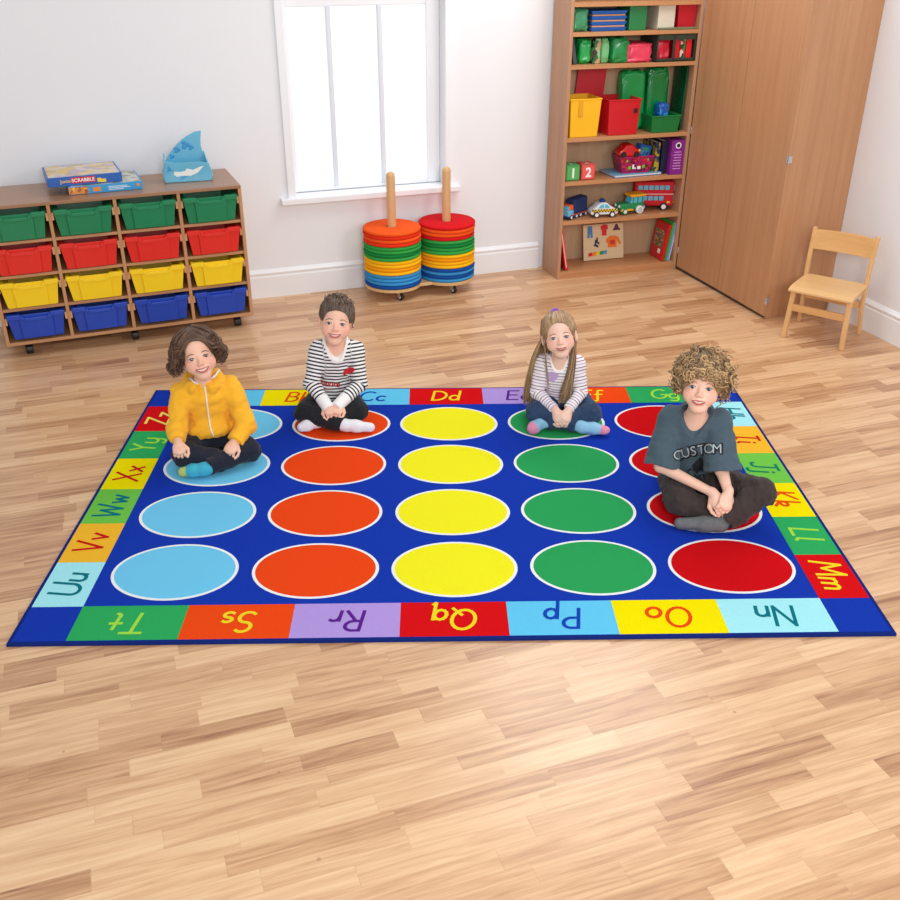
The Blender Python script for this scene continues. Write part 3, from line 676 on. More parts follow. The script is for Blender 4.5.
book('pale blue book, third of the leaning books on the bottom shelf', .838, .026, 0, .012, .268, .185, plast('pblue', (110, 160, 220)), lean=math.radians(8))
book('white and lilac book, last of the leaning books on the bottom shelf', .851, .028, 0, .009, .266, .185, plast('lilacb', (196, 200, 226)), lean=math.radians(8))
# soft vehicles
def wheel(par, x, y, z, r, w, cols, axis='Y'):
    m = MB(); M = T(x, y, z) @ (RX(PI/2) if axis == 'Y' else RY(PI/2))
    m.lathe([(r*.6, -w/2), (r*.92, -w/2), (r, -w/4), (r, w/4), (r*.92, w/2), (r*.6, w/2)], 20, M=M); wh = m.build('wheel', cols[0], par, smooth=False)
    m = MB(); m.lathe([(r*.62, -w/2-.0015), (r*.62, w/2+.0015)], 16, M=M); m.build('wheel_hub', cols[1], wh)
wht = plast('white', (236, 236, 240)); cyanw = plast('cyan_window', (90, 190, 220)); blk = plast('black', (26, 26, 30)); navy = mat('navy_fabric', (28, 52, 104), .85, .08, 80, .2)
# lorry
t = bthing('toy_truck', 'soft navy blue toy lorry at the left end of the toy vehicle shelf', 'toy vehicle', .088, .035, 1, math.radians(30)); t.scale = (.88, .88, .88)
m = MB(); m.hexa([(.045, 0, .035), (.215, 0, .035), (.215, .085, .035), (.045, .085, .035)], [(.045, .004, .145), (.215, .004, .150), (.215, .081, .150), (.045, .081, .145)]); m.build('cargo_box', navy, t, bevel=.012, seg=3)
m = MB(); m.box((-.02, .0, .022), (.045, .085, .07)); m.build('cab', plast('cab_blue', (110, 190, 226)), t, bevel=.010, seg=3)
m = MB(); m.hexa([(-.01, .004, .07), (.045, .004, .07), (.045, .081, .07), (-.01, .081, .07)], [(.01, .008, .108), (.045, .008, .108), (.045, .077, .108), (.01, .077, .108)]); m.build('cab_roof', plast('cab_orange', (236, 96, 40)), t, bevel=.008, seg=3)
m = MB(); m.hexa([(-.013, .012, .072), (-.003, .012, .072), (-.003, .073, .072), (-.013, .073, .072)], [(.004, .016, .098), (.012, .016, .098), (.012, .069, .098), (.004, .069, .098)]); m.build('windscreen', cyanw, t, bevel=.002)
m = MB(); m.box((-.0, -.002, .028), (.215, .002, .036)); m.box((-.0, .083, .028), (.215, .087, .036)); m.build('stripe', plast('orange_stripe', (226, 90, 50)), t)
m = MB(); m.box((-.024, .0, .012), (.215, .085, .026)); m.build('chassis', navy, t, bevel=.004)
for x in (.01, .075, .125, .19):
    for y in (.004, .081): wheel(t, x, y, .018, .018, .016, (navy, wht))
# police car
t = bthing('toy_police_car', 'soft white toy police car with yellow and black checks on the vehicle shelf', 'toy vehicle', .238, .040, 1, math.radians(-6)); t.scale = (.88, .88, .88)
prof = [(0, .03), (.004, .055), (.03, .07), (.06, .10), (.085, .112), (.125, .110), (.155, .085), (.185, .065), (.212, .055), (.218, .035), (.21, .022), (.01, .022)]
m = MB(); m.prism(prof, -.095, 0, M=RX(PI/2)); m.build('car_body', mat('white_fabric', (226, 230, 236), .8, .04, 60, .2), t, bevel=.012, seg=3)
flat(t, 'side_window', [[(.058, .072), (.075, .098), (.100, .102), (.100, .072)], [(.108, .072), (.108, .102), (.128, .098), (.148, .074)]], cyanw, M=Matrix(), th=.003, y0=-.0)
m = MB(); 
for k in range(18):
    for r in range(2):
        if (k+r) % 2: m.box((.008+k*.0112, -.003, .042+r*.011), (.019+k*.0112, .0005, .053+r*.011))
m.build('dark_checks', blk, t)
m = MB()
for k in range(18):
    for r in range(2):
        if not (k+r) % 2: m.box((.008+k*.0112, -.003, .042+r*.011), (.019+k*.0112, .0005, .053+r*.011))
m.build('yellow_checks', yellow_ink, t)
m = MB(); m.ball((.10, .048, .117), (.024, .030, .020)); m.build('roof_light', mat('blue_fabric', (24, 60, 130), .8), t, smooth=True)
for x in (.045, .17):
    for y in (.0, .095): wheel(t, x, y, .023, .023, .016, (blk, wht))
# jeep
t = bthing('toy_tractor', 'soft green toy jeep with a yellow canopy on the toy vehicle shelf', 'toy vehicle', .458, .045, 1, math.radians(8)); t.scale = (.93, .93, .93)
grn = mat('green_fabric', (36, 140, 84), .85, .06, 60, .2); yel = mat('yellow_fabric', (244, 176, 30), .85, .05, 60, .2)
m = MB(); m.box((0, 0, .030), (.10, .09, .078)); m.box((.09, 0, .03), (.205, .09, .082)); m.build('jeep_body', grn, t, bevel=.014, seg=3)
m = MB(); m.hexa([(.085, .004, .078), (.20, .004, .078), (.20, .086, .078), (.085, .086, .078)], [(.10, .008, .125), (.196, .008, .125), (.196, .082, .125), (.10, .082, .125)]); m.build('cabin_window', cyanw, t, bevel=.004)
m = MB(); m.box((.082, -.003, .122), (.212, .093, .142)); m.build('canopy', yel, t, bevel=.007, seg=3)
m = MB(); m.hexa([(0, -.004, .028), (.12, -.004, .028), (.12, .002, .028), (0, .002, .028)], [(.01, -.004, .045), (.10, -.004, .04), (.10, .002, .04), (.01, .002, .045)]); m.build('side_trim', yel, t)
for x in (.105, .145, .185): 
    m = MB(); m.box((x-.003, .001, .078), (x+.003, .006, .125)); m.build('canopy_post', grn, t)
m = MB(); m.lathe([(.008, 0), (.012, .004), (.008, .009)], 14, M=T(.002, .02, .062) @ RY(-PI/2)); m.lathe([(.008, 0), (.012, .004), (.008, .009)], 14, M=T(.002, .07, .062) @ RY(-PI/2)); m.build('headlamp', wht, t)
wheel(t, .035, .0, .026, .022, .02, (grn, wht)); wheel(t, .16, -.004, .03, .030, .024, (wht, plast('hub', (190, 200, 205)))); wheel(t, .035, .09, .026, .022, .02, (grn, wht)); wheel(t, .16, .092, .03, .030, .024, (wht, plast('hub', (190, 200, 205))))
# bus
t = bthing('toy_bus', 'soft red double decker toy bus at the right end of the toy vehicle shelf', 'toy vehicle', .605, .150, 1, math.radians(-16))
redf = mat('red_fabric', (202, 24, 40), .8, .06, 60, .2)
m = MB(); m.box((0, 0, .028), (.27, .085, .195)); m.build('bus_body', redf, t, bevel=.014, seg=3)
m = MB(); m.box((.004, -.002, .108), (.266, .087, .114)); m.build('waist_trim', mat('bus_trim', (236, 190, 180), .7), t)
for k in range(6):
    m = MB(); m.box((.022+k*.037, -.003, .140), (.052+k*.037, .002, .170)); m.build('upper_window', cyanw, t, bevel=.002)
for k in range(5):
    m = MB(); m.box((.022+k*.037, -.003, .068), (.052+k*.037, .002, .098)); m.build('lower_window', cyanw, t, bevel=.002)
m = MB(); m.box((.268, .012, .13), (.273, .073, .172)); m.box((.268, .012, .07), (.273, .073, .105)); m.build('front_window', cyanw, t, bevel=.002)
m = MB(); m.ball((.268, .018, .055), (.006, .010, .010), 10, 6); m.ball((.268, .067, .055), (.006, .010, .010), 10, 6); m.build('headlamp', yellow_ink, t)
m = MB(); m.box((.225, -.003, .05), (.245, .001, .062)); m.build('side_lamp', yellow_ink, t)
for x in (.06, .205):
    for y in (.0, .085): wheel(t, x, y, .026, .026, .018, (blk, wht))
# number blocks
for s, c, txt, col in ((.038, (84, 176, 92), '1', 'green'), (.146, (236, 92, 86), '2', 'red')):
    t = tag(bpy.data.objects.new('number_block', None), '%s toy cube with a white number %s on the left of the middle shelf' % (col, txt), 'number block', 'number blocks'); COL.objects.link(t)
    t.location = BP(s, .03, SH[2]+.001); t.rotation_euler = (0, 0, BA+.03)
    MB().box((0, 0, 0), (.10, .10, .10)).build('cube', mat('block_edge_'+col, tuple(int(x*.82) for x in c), .6, .04), t, bevel=.006)
    m = MB(); m.box((.008, -.0015, .008), (.092, .0, .092)); m.box((.008, .008, .100), (.092, .092, .1015)); m.build('face_panel', mat('block_'+col, c, .6, .04), t)
    m = MB(); put_text(m, txt, .085, T(.05, -.0015, .05) @ RX(PI/2), 0, bold=.03); put_text(m, txt, .07, T(.05, .05, .1015), 0, bold=.03); m.build('number', white_ink, t)
# flat book, basket with toys
t = bthing('flat_book', 'flat blue and white picture book lying under the pink basket on the middle shelf', 'book', .385, .025, 2, math.radians(3))
MB().box((0, 0, 0), (.35, .22, .004)).build('cover', plast('flatblue', (40, 110, 190)), t, bevel=.001); MB().box((.004, .002, .004), (.35, .218, .013)).build('pages', mat('paper', (236, 232, 220), .8), t)
MB().box((0, 0, .013), (.352, .22, .016)).build('cover', plast('flatcyan', (110, 180, 220)), t, bevel=.001)
t = bthing('toy_basket', 'small magenta patterned basket with fruit pictures on the middle shelf', 'basket', .435, .060, 2, math.radians(-2), dz=.0175)
mgn = plast('magenta', (176, 20, 96)); patch = patch_mat('basket_picture', [(150, 20, 80), (200, 30, 60), (170, 24, 100), (90, 20, 70), (214, 60, 60)], 60)
V = []
for (w0, d0, z) in ((.095, .055, 0), (.120, .070, .105)): V.append([(-w0+.12, -d0+.07, z), (w0+.12, -d0+.07, z), (w0+.12, d0+.07, z), (-w0+.12, d0+.07, z)])
m = MB(); vs = V[0]+V[1]+[(x*.94+.0072, y*.94+.0042, z-.001) for x, y, z in V[1]]+[(x*.94+.0072, y*.94+.0042, z+.004) for x, y, z in V[0]]
fs = [(3,2,1,0)]
for i in range(4): j = (i+1)%4; fs += [(i,j,4+j,4+i), (4+i,4+j,8+j,8+i), (8+i,8+j,12+j,12+i)]
fs.append((12,13,14,15)); m.add(vs, fs); m.build('basket_body', patch, t)
m = MB(); m.tube([(0,0,.105),(.24,0,.105),(.24,.14,.105),(0,.14,.105),(0,0,.105)], .005, 8); m.build('rim', mgn, t)
m = MB(); m.tube([(.024,.014,.003),(.216,.014,.003),(.216,.126,.003),(.024,.126,.003),(.024,.014,.003)], .005, 8)
for k in range(9):
    f_ = k/8; m.tube([(.025+.19*f_, .013, .003), (.24*f_, -.001, .105)], .0022, 6)
m.tube([(.012, .0065, .053), (.228, .0065, .053)], .0022, 6); m.build('lattice', mgn, t)
m = MB()
for x, z, r in ((.07, .035, .012), (.17, .04, .012), (.20, .085, .009), (.05, .08, .009)): m.ball((x, .004 - .0*z, z), (r, .003, r), 12, 6)
m.build('fruit_pictures', plast('fruit', (120, 190, 50)), t)
m = MB(); m.box((.088, -.002, .028), (.100, .006, .056)); m.box((.100, -.002, .028), (.112, .006, .036)); m.box((.124, -.002, .026), (.146, .006, .044)); m.build('white_picture', white_ink, t)
t = bthing('toy_ladybird_car', 'shiny red toy car with black wheels lying on top of the pink basket', 'toy vehicle', .415, .055, 2, math.radians(-4), dz=.123)
m = MB(); m.prism([(0, .018), (.01, .045), (.03, .056), (.05, .082), (.10, .084), (.125, .058), (.155, .045), (.160, .018), (.14, .006), (.02, .006)], -.10, 0, M=RX(PI/2)); m.build('car_body', plast('shiny_red', (216, 20, 26), .2), t, bevel=.012, seg=3)
for x in (.035, .125): wheel(t, x, .0, .020, .019, .014, (blk, blk)); wheel(t, x, .1, .020, .019, .014, (blk, blk))
m = MB(); m.ball((.145, -.0, .045), (.008, .006, .008), 10, 6); m.build('headlamp', yellow_ink, t)
t = bthing('card_box', 'tilted blue card box with green pictures sticking out of the pink basket', 'box', .560, .070, 2, math.radians(10), dz=.105)
m = MB(); m.box((0, 0, 0), (.095, .05, .10), 0, RY(math.radians(14))); m.build('carton', plast('bluebox', (30, 90, 170)), t, bevel=.002)
m = MB(); m.box((.01, -.001, .02), (.085, 0, .085), 0, RY(math.radians(14))); m.build('picture', patch_mat('bluepic', [(40, 110, 190), (50, 150, 110), (30, 80, 160), (60, 150, 210)], 45), t)
book('dark blue and yellow book behind the purple box on the middle shelf', .705, .07, 2, .035, .205, .18, patch_mat('dkbook', [(20, 34, 70), (180, 160, 50), (26, 50, 90), (120, 110, 60)], 40))
book('navy book beside the purple box on the middle shelf', .752, .06, 2, .04, .215, .19, plast('navyb', (22, 28, 60)))
t = bthing('purple_box', 'purple boxed book with white writing at the right end of the middle shelf', 'book', .778, .012, 2)
MB().box((0, 0, 0), (.094, .20, .225)).build('carton', plast('purple', (132, 36, 140)), t, bevel=.002)
m = MB(); m.lathe([(.020, 0), (.020, .001)], 24, M=T(.047, 0, .190) @ RX(PI/2)); m.build('round_badge', white_ink, t)
m = MB(); m.lathe([(.013, .001), (.013, .002)], 24, M=T(.047, 0, .190) @ RX(PI/2)); m.build('badge_centre', plast('navyb', (22, 28, 60)), t)
m = MB()
for k, wd_ in enumerate((.05, .06, .05, .055, .05, .06, .055)): m.box((.047-wd_/2, -.001, .145-k*.018), (.047+wd_/2, 0, .150-k*.018))
m.build('small_print', mat('lilac_ink', (214, 160, 220), .5), t)
# big bins
def bin_box(label, s, d, lvl, w, dp, h, m, taper=.012, rz=0, dz=0, name='storage_bin', handle=None, lean=0, grp='plastic bins in the bookcase'):
    t = bthing(name, label, 'bin', s, d, lvl, rz, grp, dz)
    b = MB(); k = taper
    ob = [(k, k, 0), (w-k, k, 0), (w-k, dp-k, 0), (k, dp-k, 0)]; ot = [(0, 0, h), (w, 0, h), (w, dp, h), (0, dp, h)]
    it = [(.006, .006, h), (w-.006, .006, h), (w-.006, dp-.006, h), (.006, dp-.006, h)]; ib = [(k+.006, k+.006, .006), (w-k-.006, k+.006, .006), (w-k-.006, dp-k-.006, .006), (k+.006, dp-k-.006, .006)]
    fs = [(3,2,1,0)]
    for i in range(4): j = (i+1)%4; fs += [(i,j,4+j,4+i), (4+i,4+j,8+j,8+i), (8+i,8+j,12+j,12+i)]
    fs.append((12,13,14,15)); b.add(ob+ot+it+ib, fs, 0, RX(lean)); b.build('bin_body', m, t, bevel=.004, seg=3)
    r = MB(); r.tube([(0,0,h),(w,0,h),(w,dp,h),(0,dp,h),(0,0,h)], .0045, 8, 0, RX(lean)); r.build('rim', m, t)
    if handle: q = MB(); q.box((w*.78, -.004, h*.62), (w*.78+.026, .002, h*.62+.03)); q.build('hand_hole', handle, t, bevel=.004)
    return t
yp = plast('bin_yellow', (250, 190, 22)); rp = plast('bin_red', (206, 18, 34), .3); gp = plast('bin_green', (18, 120, 60), .3)
t = bin_box('bright yellow plastic bin on the left of the bins shelf', .036, .012, 3, .212, .22, .232, yp)
m = MB(); m.box((.055, -.004, .13), (.085, .002, .228)); m.build('notch_tab', plast('bin_yellow_dark', (226, 160, 14)), t, bevel=.004)
bin_box('glossy red plastic bin standing at the front middle of the bins shelf', .300, .010, 3, .225, .23, .218, rp, handle=blk)
bin_box('low dark green plastic bin on the right of the bins shelf', .612, .012, 3, .210, .22, .105, gp)
book('blue folder standing behind the yellow bin', .050, .236-.15, 3, .030, .385, .10, plast('blue_folder', (30, 90, 180)), name='folder') if False else None
def slab(name, label, cat, s, d, lvl, w, dp, h, mtl, rz=0, dz=0, lean=0, group=None, bev=.004):
    t = bthing(name, label, cat, s, d, lvl, rz, group, dz)
    m = MB(); m.box((0, 0, 0), (w, dp, h), 0, T(0, 0, dp*math.sin(abs(lean))+.0005) @ RX(lean)); return tag(m.build(name+'_body', mtl, t, bevel=bev), None), t
def single(name, label, cat, s, d, lvl, mb, mtl, rz=0, dz=0, group=None, bevel=.003, smooth=False):
    o = mb.build(name, mtl, None, bevel=bevel, smooth=smooth, loc=BP(s, d, SH[lvl]+.001+dz), rot=(0, 0, BA+rz)); return tag(o, label, cat, group)
single('folder', 'blue folder standing in the left corner behind the yellow bin', 'folder', .028, .236, 3, MB().box((0, 0, 0), (.045, .022, .395)), plast('blue_folder', (30, 90, 180)))
single('folder', 'dark green folder between the blue folder and the red box behind the yellow bin', 'folder', .078, .238, 3, MB().box((0, 0, 0), (.04, .02, .39)), plast('dgf', (20, 60, 50)))
single('red_box', 'plain red box leaning at the back above the yellow bin', 'box', .140, .236, 3, MB().hexa([(0, 0, 0), (.20, 0, 0), (.20, .024, 0), (0, .024, 0)], [(.035, 0, .40), (.235, 0, .40), (.235, .024, .40), (.035, .024, .40)]), plast('red_box', (200, 24, 44), .4))
def crumple(mb, c, r, seed, amp=.25, nu=44, nv=30, sq=.34):
    rr = random.Random(seed); ws = [(Vector((rr.uniform(-1, 1), rr.uniform(-1, 1), rr.uniform(-1, 1))).normalized()*rr.uniform(3, 14), rr.uniform(0, 6.3), rr.uniform(.3, 1)) for _ in range(9)]
    vs = []; fs = []
    def pt(a, t):
        x = math.cos(a)*math.cos(t); y = math.cos(a)*math.sin(t); z = math.sin(a)
        q = Vector((math.copysign(abs(x)**sq, x), math.copysign(abs(y)**sq, y), math.copysign(abs(z)**sq, z)))
        n_ = sum(abs(math.sin(w_.dot(q)+p_))*a_ for w_, p_, a_ in ws)/4.5
        k = 1+amp*(n_-.75)
        k = min(k, 1.0+amp*.4)
        return (c[0]+r[0]*q.x*k, c[1]+r[1]*q.y*k, c[2]+r[2]*max(q.z*k, -1))
    vs.append(pt(-PI/2, 0))
    for k in range(1, nv):
        for i in range(nu): vs.append(pt(-PI/2+PI*k/nv, 2*PI*i/nu))
    vs.append(pt(PI/2, 0)); L = len(vs)-1
    fs = [(0, 1+(i+1)%nu, 1+i) for i in range(nu)]
    for k in range(nv-2):
        for i in range(nu): j = (i+1)%nu; fs.append((1+k*nu+i, 1+k*nu+j, 1+(k+1)*nu+j, 1+(k+1)*nu+i))
    fs += [(1+(nv-2)*nu+i, 1+(nv-2)*nu+(i+1)%nu, L) for i in range(nu)]
    mb.add(vs, fs)
def bag(name, label, cat, s, d, lvl, w, dp, h, mtl, seed, rz=0, dz=0, amp=.3, group='bags and packets on the upper shelves'):
    m = MB(); crumple(m, (w/2, dp/2, h/2), (w/2*.92, dp/2*.92, h/2*.96), seed, amp)
    # drop so that the lowest point rests on the shelf
    zmin = min(v[2] for v in m.v); m.v = [(x, y, z-zmin) for x, y, z in m.v]
    return single(name, label, cat, s, d, lvl, m, mtl, rz, dz, group, bevel=0, smooth=True)
gfoil = mat('green_film', (16, 140, 70), .18, .3, 14, coat=.4); gdark = mat('dark_green_film', (10, 78, 44), .2, .3, 14); 
bag('green_bag', 'bright green shiny bag standing behind the glossy red bin', 'bag', .455, .165, 3, .175, .09, .37, mat('green_bag_plastic', (20, 168, 84), .25, .12, 10), 3)
bag('green_bag', 'deep green tall bag standing behind the low green bin', 'bag', .632, .150, 3, .165, .10, .40, gfoil, 5)
bag('green_bag', 'dark green film bag in the far right corner of the bins shelf', 'bag', .765, .06, 3, .10, .17, .36, gdark, 6) if False else None
single('green_board', 'green board leaning against the right side of the bins shelf', 'board', .815, .06, 3, MB().hexa([(.03, 0, 0), (.042, 0, 0), (.042, .17, 0), (.03, .17, 0)], [(.043, 0, .40), (.055, 0, .40), (.055, .17, .40), (.043, .17, .40)]), gdark)
bag('blue_toy', 'small blue spotted soft toy lying in the low green bin', 'soft toy', .68, .05, 3, .075, .09, .13, patch_mat('blue_spots', [(20, 90, 180), (40, 140, 220), (16, 70, 150)], 50), 8, dz=.05)
bag('red_toy', 'small red soft ball squeezed behind the green bag', 'ball', .555, .12, 3, .06, .06, .05, rp, 9, dz=.36) if False else None
# shelf 5
single('folder', 'black and white folder leaning at the left end of the packets shelf', 'folder', .026, .05, 4, MB().hexa([(.03, 0, 0), (.055, 0, 0), (.055, .18, 0), (.03, .18, 0)], [(.002, 0, .148), (.027, 0, .148), (.027, .18, .148), (.002, .18, .148)]), plast('grey_folder', (70, 74, 80)))
bag('green_packet', 'bright green packet, first packet beside the grey folder', 'packet', .088, .04, 4, .085, .18, .148, mat('green_packet_film', (30, 170, 80), .2, .2, 20, coat=.4), 21)
single('peach_book', 'peach and dark patterned booklet standing between the green packets', 'book', .178, .04, 4, MB().hexa([(.0, 0, 0), (.05, 0, 0), (.05, .16, 0), (.0, .16, 0)], [(.012, 0, .145), (.05, 0, .145), (.05, .16, .145), (.012, .16, .145)]), patch_mat('peach_pic', [(200, 150, 110), (60, 50, 40), (30, 110, 60), (150, 190, 140)], 34))
bag('green_packet', 'pale green packet beside the peach booklet', 'packet', .235, .04, 4, .06, .18, .148, mat('pale_green_film', (120, 196, 130), .3, .2, 20), 22)
bag('green_packet', 'dark shiny green packet in the middle of the packets shelf', 'packet', .30, .03, 4, .13, .2, .150, gfoil, 23)
bag('pink_packet', 'pink crumpled packet lying in the middle of the packets shelf', 'packet', .40, .02, 4, .19, .20, .115, mat('pink_film', (226, 62, 92), .35, .25, 30, coat=.3), 24)
t = bthing('wire_basket', 'dark open basket on the right of the packets shelf', 'basket', .590, .006, 4)
m = MB(); m.box((0, 0, 0), (.283, .008, .02)); m.box((0, 0, .128), (.283, .008, .158)); m.box((0, 0, 0), (.014, .008, .158)); m.box((.269, 0, 0), (.283, .008, .158)); m.box((.118, 0, 0), (.132, .008, .158)); m.box((0, 0, 0), (.01, .22, .158)); m.box((.273, 0, 0), (.283, .22, .158)); m.box((0, 0, 0), (.283, .22, .008)); m.build('frame', mat('dark_olive', (44, 52, 40), .6), t)
bag('red_packet', 'crimson packet inside the left half of the dark basket', 'packet', .607, .025, 4, .10, .17, .13, mat('crimson_film', (200, 20, 50), .3, .3, 26), 25, dz=.009)
single('red_book', 'red book standing in the dark basket on its right side', 'book', .735, .022, 4, MB().box((0, 0, 0), (.03, .16, .14)), rp, dz=.009)
single('green_book', 'green and white patterned book standing between two red books in the dark basket', 'book', .772, .022, 4, MB().box((0, 0, 0), (.034, .16, .135)), patch_mat('gw_pic', [(40, 130, 70), (210, 214, 190), (30, 60, 40), (190, 40, 50)], 50), dz=.009)
single('red_book', 'bright red book at the far right inside the dark basket', 'book', .812, .022, 4, MB().box((0, 0, 0), (.038, .16, .14)), plast('bred', (226, 24, 36)), dz=.009)
# shelf 6
bag('green_packet', 'green leaf patterned packet at the left end of the upper shelf', 'packet', .030, .03, 5, .11, .18, .135, mat('leaf_film', (60, 150, 100), .3, .4, 24, coat=.3), 31)
for k in range(4):
    single('blue_tray', 'flat blue tray, %s of the stack on the upper shelf' % ('bottom', 'second from the bottom', 'third from the bottom', 'top')[k] , 'tray', .150, .03, 5, MB().hexa([(.008, .008, 0), (.232, .008, 0), (.232, .19, 0), (.008, .19, 0)], [(0, 0, .021), (.24, 0, .021), (.24, .2, .021), (0, .2, .021)]), plast('blue_tray', (24, 100, 190)), dz=k*.0315+.0, group='flat blue trays stacked on the upper shelf')
    if k < 3: single('folded_cloth', 'peach folded cloth %s between the flat blue trays' % ('lowest', 'second', 'topmost')[k], 'cloth', .158, .034, 5, MB().box((0, 0, 0), (.22, .18, .008)), mat('peach_cloth', (214, 150, 110), .8), dz=.0225+k*.0315, group='folded cloths between the blue trays')
single('green_bin', 'green plastic bin between the blue trays and the white box on the upper shelf', 'bin', .405, .03, 5, MB().box((0, 0, 0), (.115, .2, .14)), plast('midgreen', (30, 122, 66)))
single('white_box', 'cream white box on the right of the upper shelf', 'box', .600, .03, 5, MB().box((0, 0, 0), (.115, .2, .142)), mat('cream_card', (214, 206, 186), .6))
single('red_bin', 'red plastic bin at the right end of the upper shelf', 'bin', .740, .04, 5, MB().hexa([(.012, .01, 0), (.125, .01, 0), (.125, .19, 0), (.012, .19, 0)], [(0, 0, .142), (.132, 0, .142), (.132, .2, .142), (0, .2, .142)]), plast('bin_red2', (200, 26, 46)))
single('olive_cloth', 'olive green folded sheet on the right of the upper shelf below the red bin', 'cloth', .60, .004, 5, MB().box((0, 0, 0), (.27, .025, .012)), mat('olive_cloth', (110, 116, 84), .8))
# ------------------------------------------------------------------ smooth solids for the people
class Solid:
    def __init__(s, lo, hi, vox):
        s.lo = np.array(lo, float); s.vox = vox; s.n = np.ceil((np.array(hi)-s.lo)/vox).astype(int)+1
        s.F = np.full(s.n, .05, np.float32)
        s.ax = [s.lo[k]+vox*np.arange(s.n[k]) for k in range(3)]
    def _box(s, lo, hi):
        a = np.clip(np.floor((np.array(lo)-s.lo)/s.vox).astype(int), 0, s.n); b = np.clip(np.ceil((np.array(hi)-s.lo)/s.vox).astype(int)+1, 0, s.n)
        if (b <= a).any(): return None, None
        sl = tuple(slice(a[k], b[k]) for k in range(3))
        g = np.meshgrid(*[s.ax[k][a[k]:b[k]] for k in range(3)], indexing='ij')
        return sl, np.stack(g, -1)
    def op(s, fn, lo, hi, k, mode):
        sl, P = s._box(np.array(lo)-k-.012, np.array(hi)+k+.012)
        if sl is None: return s
        d = fn(P).astype(np.float32); F = s.F[sl]
        if mode == 'u':
            h = np.maximum(k-np.abs(F-d), 0)/max(k, 1e-6); s.F[sl] = np.minimum(F, d)-h*h*k*.25
        elif mode == 's':
            d = -d; h = np.maximum(k-np.abs(F-d), 0)/max(k, 1e-6); s.F[sl] = np.maximum(F, d)+h*h*k*.25
        return s
    def cone(s, a, b, ra, rb, k=.01, mode='u', flat=0):
        a = np.array(a, float); b = np.array(b, float); ba = b-a; L2 = ba@ba
        def fn(P):
            t0 = ((P-a)@ba)/L2; t = np.clip(t0, 0, 1); d = np.linalg.norm(P-(a+t[..., None]*ba), axis=-1)-(ra+(rb-ra)*t)
            if flat: d = np.maximum(d, (t0-1)*math.sqrt(L2))
            return d
        r = max(ra, rb); return s.op(fn, np.minimum(a, b)-r, np.maximum(a, b)+r, k, mode)
    def ell(s, c, r, k=.01, mode='u', R=None):
        c = np.array(c, float); r = np.array(r, float); A = np.array(R.to_3x3()) if R is not None else np.eye(3)
        def fn(P):
            q = (P-c)@A; k0 = np.linalg.norm(q/r, axis=-1); k1 = np.linalg.norm(q/(r*r), axis=-1)+1e-9
            return k0*(k0-1)/k1
        m = r.max() if R is not None else r
        return s.op(fn, c-m, c+m, k, mode)
    def chain(s, pts, rs, k=.01, mode='u'):
        for i in range(len(pts)-1): s.cone(pts[i], pts[i+1], rs[i], rs[i+1], k, mode)
        return s
    def plane_cut(s, c, n, lo, hi):   # remove what lies beyond the plane within the box
        c = np.array(c, float); n = np.array(n, float); n = n/np.linalg.norm(n)
        sl, P = s._box(lo, hi)
        if sl is not None: s.F[sl] = np.maximum(s.F[sl], (P-c)@n)
        return s
    def ripple(s, amp, scale, seed, band=.02):
        r = np.random.RandomState(seed); m = np.abs(s.F) < band; idx = np.argwhere(m); P = s.lo+idx*s.vox
        v = np.zeros(len(P))
        for _ in range(7):
            w = r.normal(size=3); w = w/np.linalg.norm(w)*scale*r.uniform(.5, 1.6); v += np.sin(P@w+r.uniform(0, 6.3)+.8*np.sin(P@(r.normal(size=3)*scale*.4)))
        s.F[m] += (amp*v/3.).astype(np.float32); return s
    def mesh(s):
        F = s.F; F[0] = F[-1] = .05; F[:, 0] = F[:, -1] = .05; F[:, :, 0] = F[:, :, -1] = .05
        S = F < 0; n = np.array(F.shape)
        c = [S[i:n[0]-1+i, j:n[1]-1+j, k:n[2]-1+k] for i in (0, 1) for j in (0, 1) for k in (0, 1)]
        cnt = sum(x.astype(np.int8) for x in c); act = (cnt > 0) & (cnt < 8); idx = np.argwhere(act)
        vid = np.full(act.shape, -1, np.int64); vid[act] = np.arange(len(idx))
        val = {(i, j, k): F[idx[:, 0]+i, idx[:, 1]+j, idx[:, 2]+k] for i in (0, 1) for j in (0, 1) for k in (0, 1)}
        acc = np.zeros((len(idx), 3)); num = np.zeros(len(idx))
        for ax in range(3):
            for u in (0, 1):
                for v in (0, 1):
                    a = [0]*3; o = [q for q in range(3) if q != ax]; a[o[0]] = u; a[o[1]] = v; b = list(a); b[ax] = 1
                    fa, fb = val[tuple(a)], val[tuple(b)]; m = (fa < 0) != (fb < 0)
                    t = np.where(m, fa/np.where(m, fa-fb, 1), 0); p = np.tile(np.array(a, float), (len(idx), 1)); p[:, ax] = t
                    acc[m] += p[m]; num[m] += 1
        V = s.lo+(idx+acc/num[:, None])*s.vox
        Q = []
        for ax in range(3):
            o = [q for q in range(3) if q != ax]
            A = S[tuple(slice(0, n[q]-1) if q == ax else slice(0, n[q]) for q in range(3))]; B = S[tuple(slice(1, n[q]) if q == ax else slice(0, n[q]) for q in range(3))]
            e = np.argwhere(A != B); e = e[(e[:, o[0]] > 0) & (e[:, o[1]] > 0) & (e[:, o[0]] < n[o[0]]-1) & (e[:, o[1]] < n[o[1]]-1)]
            ins = A[e[:, 0], e[:, 1], e[:, 2]]
            def cell(du, dv):
                q = e.copy(); q[:, o[0]] -= du; q[:, o[1]] -= dv; return vid[q[:, 0], q[:, 1], q[:, 2]]
            quad = np.stack([cell(1, 1), cell(0, 1), cell(0, 0), cell(1, 0)], 1)
            flip = ins if ax != 1 else ~ins
            quad[~flip] = quad[~flip][:, ::-1]; Q.append(quad)
        return V, np.concatenate(Q)
